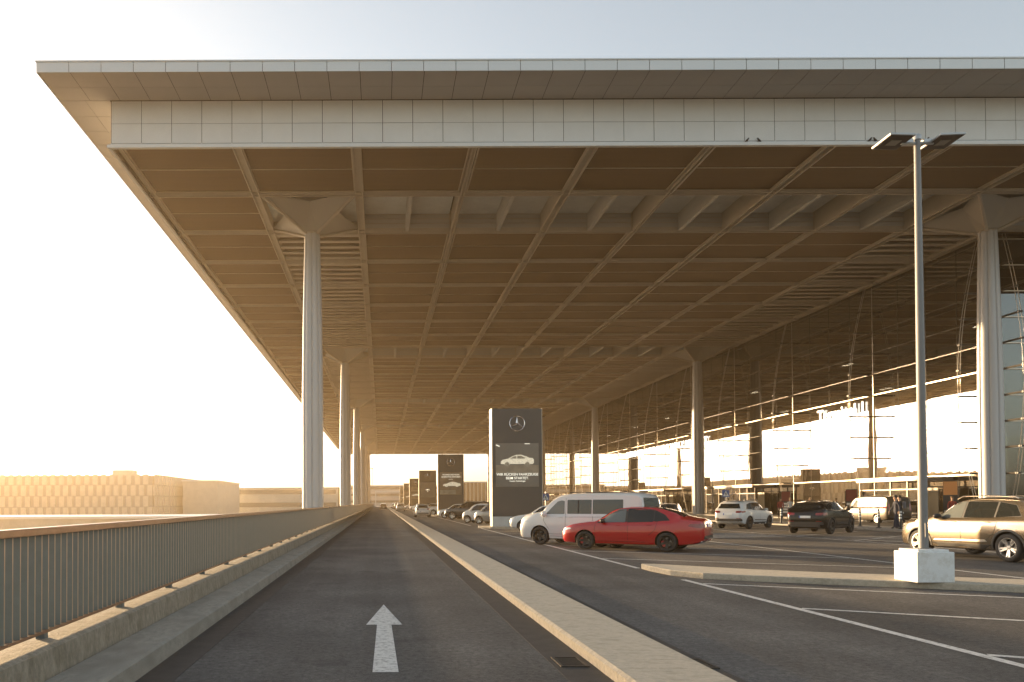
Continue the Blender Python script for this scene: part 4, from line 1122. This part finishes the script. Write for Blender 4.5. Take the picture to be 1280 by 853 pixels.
# ------------------------------------------------------------------ people
M_skin = mat('skin', (.45, .27, .18), .55)
def person(x, y, face, top, leg, hair, label, stride=.16, bag=None, lean=0.0, arms=.12):
    """one skinned body, facing local +Y"""
    t = empty('person', label, 'person', (x, y, .125), face, None)
    V = []; E_ = []; Rr = []
    def v(p, r): V.append(p); Rr.append(r); return len(V)-1
    def e(*a):
        for i, j in zip(a, a[1:]): E_.append((i, j))
    pel = v((0, 0, .95), (.155, .11)); wst = v((0, .01+lean*.3, 1.10), (.135, .095)); ch = v((0, .02+lean*.8, 1.30), (.165, .11)); nk0 = v((0, .02+lean, 1.46), (.09, .075)); nk = v((0, .03+lean, 1.53), (.052, .055))
    h1 = v((0, .045+lean, 1.60), (.070, .082)); h2 = v((0, .045+lean, 1.69), (.078, .094)); h3 = v((0, .035+lean, 1.76), (.05, .06))
    e(pel, wst, ch, nk0, nk, h1, h2, h3)
    no = v((0, .14+lean, 1.655), (.014, .016)); e(h1, no)
    for s, ph in ((-1, 1), (1, -1)):
        hip = v((s*.10, 0, .88), (.098, .10)); kn = v((s*.10, ph*stride*.5+.03, .50), (.062, .065)); an = v((s*.10, ph*stride-.02*(ph < 0), .10), (.042, .045)); to = v((s*.115, ph*stride+.15, .035), (.04, .032))
        e(pel, hip, kn, an, to)
        sh = v((s*.19, .01+lean*.9, 1.41), (.062, .062)); el = v((s*.25, -ph*arms*.5, 1.14), (.043, .043)); wr = v((s*.25, .10-ph*arms, .92), (.028, .03)); ha = v((s*.245, .13-ph*arms, .84), (.022, .038))
        e(ch, sh, el, wr, ha)
        for q in range(4):
            f1 = v((s*.24, .105+q*.018-ph*arms, .79-.004*abs(q-1.5)), (.009, .009)); f2 = v((s*.235, .115+q*.018-ph*arms, .755), (.008, .008)); e(ha, f1, f2)
        th = v((s*.215, .165-ph*arms, .82), (.010, .010)); e(wr, th)
    me = bpy.data.meshes.new('body'); me.from_pydata(V, E_, []); o = bpy.data.objects.new('body', me); C.objects.link(o)
    o.modifiers.new('s', 'SKIN'); sub = o.modifiers.new('u', 'SUBSURF'); sub.levels = sub.render_levels = 1
    for i, sv in enumerate(me.skin_vertices[0].data): sv.radius = Rr[i]; sv.use_root = (i == 0)
    dg = bpy.context.evaluated_depsgraph_get(); nm = bpy.data.meshes.new_from_object(o.evaluated_get(dg)); o.modifiers.clear(); o.data = nm
    nm.materials.clear()
    for m in (M_skin, top, leg, mat('shoe', (.03, .03, .03), .6)): nm.materials.append(m)
    for f in nm.polygons:
        c = f.center
        f.material_index = 3 if c.z < .10 else 2 if (c.z < .98 and abs(c.x) < .19) else (1 if c.z < 1.49 and not (c.z < .93) else 0)
    nm.shade_smooth(); o.parent = t
    hb = MB(); bmesh.ops.create_icosphere(hb.bm, subdivisions=2, radius=1, matrix=Matrix.Translation((0, .022+lean, 1.725)) @ Matrix.Diagonal((.092, .105, .095, 1)))
    hb.build('hair', hair, t, smooth=70)
    fb = MB(); 
    for s in (-1, 1): bmesh.ops.create_icosphere(fb.bm, subdivisions=1, radius=.012, matrix=Matrix.Translation((s*.032, .125+lean, 1.675)))
    fb.box(-.025, .025, .118+lean, .128+lean, 1.605, 1.612); fb.build('eyes_and_mouth', M_bk, t)
    if bag == 'backpack':
        b = MB(); b.obox((0, -.17, 1.26), (.14, 0, 0), (0, .075, 0), (0, 0, .20)); k = b.build('backpack', mat('bag_grey', (.10, .10, .11), .8), None, bevel=.05)
        k.location = (x, y, .125); k.rotation_euler = (0, 0, face); tag(k, 'dark grey backpack carried by the walker beside the people carrier', 'backpack')
    return t
NV, DK, GR, WH, RD, JN = (mat('cloth_'+n, c, .85) for n, c in (('navy', (.025, .03, .05)), ('dark', (.02, .02, .02)), ('grey', (.22, .21, .20)), ('white', (.6, .58, .55)), ('red', (.30, .05, .04)), ('jeans', (.06, .08, .13))))
HD, HB, HF = mat('hair_dark', (.02, .015, .01), .7), mat('hair_brown', (.10, .06, .03), .7), mat('hair_fair', (.35, .25, .14), .7)
person(28.95, 41.0, R(40), DK, DK, HD, 'person in dark clothes with a backpack walking towards the doors beside the people carrier', bag='backpack')
person(27.6, 39.4, R(80), NV, NV, HD, 'person in navy standing half hidden just left of the walker with the backpack')
person(33.9, 62.4, R(170), RD, DK, HB, 'person in a dark red coat walking left of the bollard by the white car', .12)
person(34.6, 62.2, R(160), WH, JN, HF, 'person in a white top walking close to the person in dark red')
person(36.2, 62.0, R(100), GR, DK, HF, 'person in a pale grey top standing behind the bollard beside the black car', .05)
person(37.0, 78.6, R(-60), DK, JN, HD, 'person in dark top bending forward near the grey hatchback', .1, lean=.22)
person(39.6, 51.0, R(150), RD, GR, HB, 'person in red and grey standing at the glass doors right of the lamp post', .06)
def suitcase(x, y, rz, m, label):
    t = empty('suitcase', label, 'suitcase', (x, y, .12), rz)
    MB().box(-.22, .22, -.12, .12, .05, .62).build('shell', m, t, bevel=.05)
    MB().tube([(-.10, -.08, .60), (-.10, -.08, 1.0), (.10, -.08, 1.0), (.10, -.08, .60)], .012, 6).build('handle', M_steel, t)
    for s in (-1, 1): MB().lathe([(.04, s*.15-.015), (.04, s*.15+.015)], (s*.0, 0, .04), 12, 'Y').build('wheel', M_bk, t)
suitcase(28.55, 40.6, R(40), NV, 'dark suitcase rolled behind the walker with the backpack')
suitcase(35.5, 62.1, R(20), DK, 'dark suitcase standing left of the person in pale grey')

# ------------------------------------------------------------------ beyond: garages, end building, trees
def garage(x0, x1, y0, y1, ztop, label, rows=4, pw=3.0):
    t = empty('parking_garage', label, 'parking garage', (x0, y0, LOW), 0, 'parking garages beyond the railing')
    def P(b, n, m): o = b.build(n, m); o.parent = t; o.matrix_parent_inverse = Matrix.Translation((-x0, -y0, -LOW)); return o
    P(MB().box(x0+.5, x1-.5, y0+.5, y1-.5, LOW, ztop-.5), 'core', M_garb)
    h = (ztop-LOW)/rows; b = MB(); b2 = MB()
    for r_ in range(rows):
        z = LOW+r_*h; off = (r_ % 2)*pw*.5
        x = x0+off; k = 0
        while x+pw*.56 < x1:
            d = .35 if k % 3 else .15
            b.box(x, x+pw*.58, y0-d, y0+.1, z+.15, z+h-.12); x += pw; k += 1
        y = y0+off
        while y+pw*.56 < y1:
            b2.box(x1-.1, x1+.3, y, y+pw*.58, z+.15, z+h-.12); y += pw
    P(b, 'facade_panels', M_gar); P(b2, 'side_panels', M_gar)
    P(MB().box(x1-16, x1-9, y0+4, y0+10, ztop-.5, ztop+1.6), 'stair_tower', M_gar)
garage(-215, -81, 262, 330, 12.3, 'long pale parking garage clad in staggered upright panels, left beyond the railing')
def block(name, x0, x1, y0, y1, zt, label, m, bands, fins=0, cat='building', base=LOW):
    t = empty(name, label, cat, (x0, y0, base))
    def P(b, n, mm): o = b.build(n, mm); o.parent = t; o.matrix_parent_inverse = Matrix.Translation((-x0, -y0, -base)); return o
    P(MB().box(x0, x1, y0, y1, base, zt), 'wall', m)
    P(MB().box(x0-.4, x1+.4, y0-.4, y1+.4, zt, zt+.5), 'roof', M_edge)
    for k in range(bands):
        z = base+(zt-base)*(k+.55)/bands
        P(MB().box(x0+1, x1-1, y0-.12, y0-.004, z, z+(zt-base)/bands*.34), 'window_band', mat('hazy_glass', (.12, .12, .11), .2))
    if fins:
        f = MB()
        for k in range(fins): f.box(x0+(x1-x0)*(k+.2)/fins, x0+(x1-x0)*(k+.45)/fins, y0-.6, y0-.13, base, zt)
        P(f, 'fins', M_gar)
block('hall_building', -78, -64.3, 290, 335, 10.4, 'narrow hazy block right behind the corner of the panelled garage', M_gar, 0)
block('office_building', -72, -20, 345, 380, 8.6, 'long low hazy building on the horizon behind the first columns', M_gar, 2)
block('glass_pier_building', -19, 31, 345, 370, 9.4, 'hazy building with window bands closing the far end of the road', mat('pale_wall', (.45, .43, .40), .7), 3, base=0)
block('fin_clad_pavilion', 32, 56, 325, 345, 10.4, 'pale pavilion with upright fins seen between the two nearest pylons', M_inter, 0, 14, base=0)
mast = empty('light_mast', 'thin distant floodlight mast above the building at the far end', 'light mast', (-5.0, 430, LOW))
MB().tube([(0, 0, 0), (0, 0, 25)], .22, 8).build('pole', M_pole, mast); MB().box(-.9, .9, -.5, .5, 25, 25.5).build('lamp_cluster', M_lhead, mast)
# gantry sign over the far road
gt = empty('sign_gantry', 'pale sign gantry spanning the far end of the road', 'sign gantry', (0, 322, 0))
MB().box(-2.4, -2.0, -.2, .2, 0, 6.3).build('post', M_edge, gt); MB().box(12.6, 13, -.2, .2, 0, 6.3).build('post', M_edge, gt); MB().box(-2.4, 13, -.3, .3, 6.3, 7.0).build('beam', M_edge, gt)

M_bark = mat('bark', (.09, .07, .05), .9); M_leaf = mat('leaves', (.07, .085, .035), .7, var=.4, vscale=.6)
def tree_proto():
    t = empty('tree', 'leafy', 'tree')
    MB().tube([(0, 0, 0), (.1, 0, 2.2), (-.1, .1, 4.2), (.2, .1, 6.5)], [.28, .2, .15, .06], 8).build('trunk', M_bark, t, smooth=60)
    b = MB(); rnd = random.Random(3)
    for k in range(26):
        a = rnd.uniform(0, 6.28); rr_ = rnd.uniform(.2, 2.6); c = Vector((rr_*math.cos(a), rr_*math.sin(a), rnd.uniform(3.2, 8.6)-rr_*.5))
        for q in range(55):
            d = Vector((rnd.gauss(0, 1), rnd.gauss(0, 1), rnd.gauss(0, .8))).normalized()*rnd.uniform(.2, 1.25)
            u = Vector((rnd.gauss(0, 1), rnd.gauss(0, 1), rnd.gauss(0, 1))).normalized()*.17; w = u.cross(Vector((rnd.gauss(0, 1), rnd.gauss(0, 1), rnd.gauss(0, 1)))).normalized()*.12
            p = c+d; b.bm.faces.new([b.bm.verts.new(p+i) for i in (u, w, -u, -w)])
    b.build('crown', M_leaf, t); return t
tr = tree_proto(); rnd = random.Random(11)
spots = [(-(.54+.012*(k % 5))*(350+k*11), 350+k*11) for k in range(12)]
for k, (x, y) in enumerate(spots):
    o = tr if k == 0 else copy_tree(tr)
    o.location = (x, y, LOW); o.rotation_euler = (0, 0, rnd.uniform(0, 6)); s = rnd.uniform(1.3, 1.9); o.scale = (s, s, s)
    o['label'] = 'leafy tree behind the panelled parking garage, its crown mirrored in the terminal glass'; o['group'] = 'trees behind the garage'
    o['category'] = 'tree'
# low service roofs seen over the handrail
block('service_building', -120, -16, 150, 175, -1.4, 'flat pale low roof just above the handrail left of the columns', mat('flat_roof', (.42, .40, .35), .8, var=.2, vscale=.2), 0)

# ------------------------------------------------------------------ haze, sky, sun
hz = MB().box(-620, 420, -320, 670, LOW-1.5, 28).build('haze', mat('haze_air', (1, 1, 1)))
m = bpy.data.materials['haze_air']; nt = m.node_tree; nt.nodes.clear()
out = nt.nodes.new('ShaderNodeOutputMaterial'); pv = nt.nodes.new('ShaderNodeVolumePrincipled')
pv.inputs['Color'].default_value = (1.0, .78, .50, 1); pv.inputs['Density'].default_value = .00055; pv.inputs['Anisotropy'].default_value = .55
nt.links.new(pv.outputs['Volume'], out.inputs['Volume']); kind(hz, 'stuff')

AZ = 42.0; TE = .136*math.sin(R(AZ)); EL = math.atan(TE)
w = bpy.data.worlds.new('World'); scene.world = w; w.use_nodes = True; nt = w.node_tree
bg = nt.nodes['Background']; sky = nt.nodes.new('ShaderNodeTexSky'); sky.sky_type = 'NISHITA'; sky.sun_disc = False
sky.sun_elevation = EL; sky.sun_rotation = R(-AZ); sky.altitude = 50; sky.air_density = 1.0; sky.dust_density = 2.0; sky.ozone_density = 1.0
hs = nt.nodes.new('ShaderNodeHueSaturation'); hs.inputs['Saturation'].default_value = .50
nt.links.new(sky.outputs[0], hs.inputs['Color']); nt.links.new(hs.outputs[0], bg.inputs['Color']); bg.inputs['Strength'].default_value = .15
sl = bpy.data.lights.new('sun', 'SUN'); sl.energy = 5.0; sl.angle = R(.6); sl.color = (1, .68, .36)
so = bpy.data.objects.new('sun', sl); C.objects.link(so)
d = Vector((-math.sin(R(AZ))*math.cos(EL), math.cos(R(AZ))*math.cos(EL), math.sin(EL)))
so.rotation_euler = d.to_track_quat('Z', 'Y').to_euler()

scene.view_settings.view_transform = 'Standard'; scene.view_settings.look = 'None'; scene.view_settings.exposure = 1.7; scene.view_settings.gamma = 1
scene.view_settings.use_curve_mapping = False
scene.render.engine = 'CYCLES'
cy = scene.cycles; cy.use_denoising = True; cy.max_bounces = 8; cy.diffuse_bounces = 4; cy.glossy_bounces = 4; cy.transmission_bounces = 4; cy.transparent_max_bounces = 10; cy.volume_bounces = 0
cy.sample_clamp_indirect = 8; cy.caustics_reflective = False; cy.use_adaptive_sampling = True
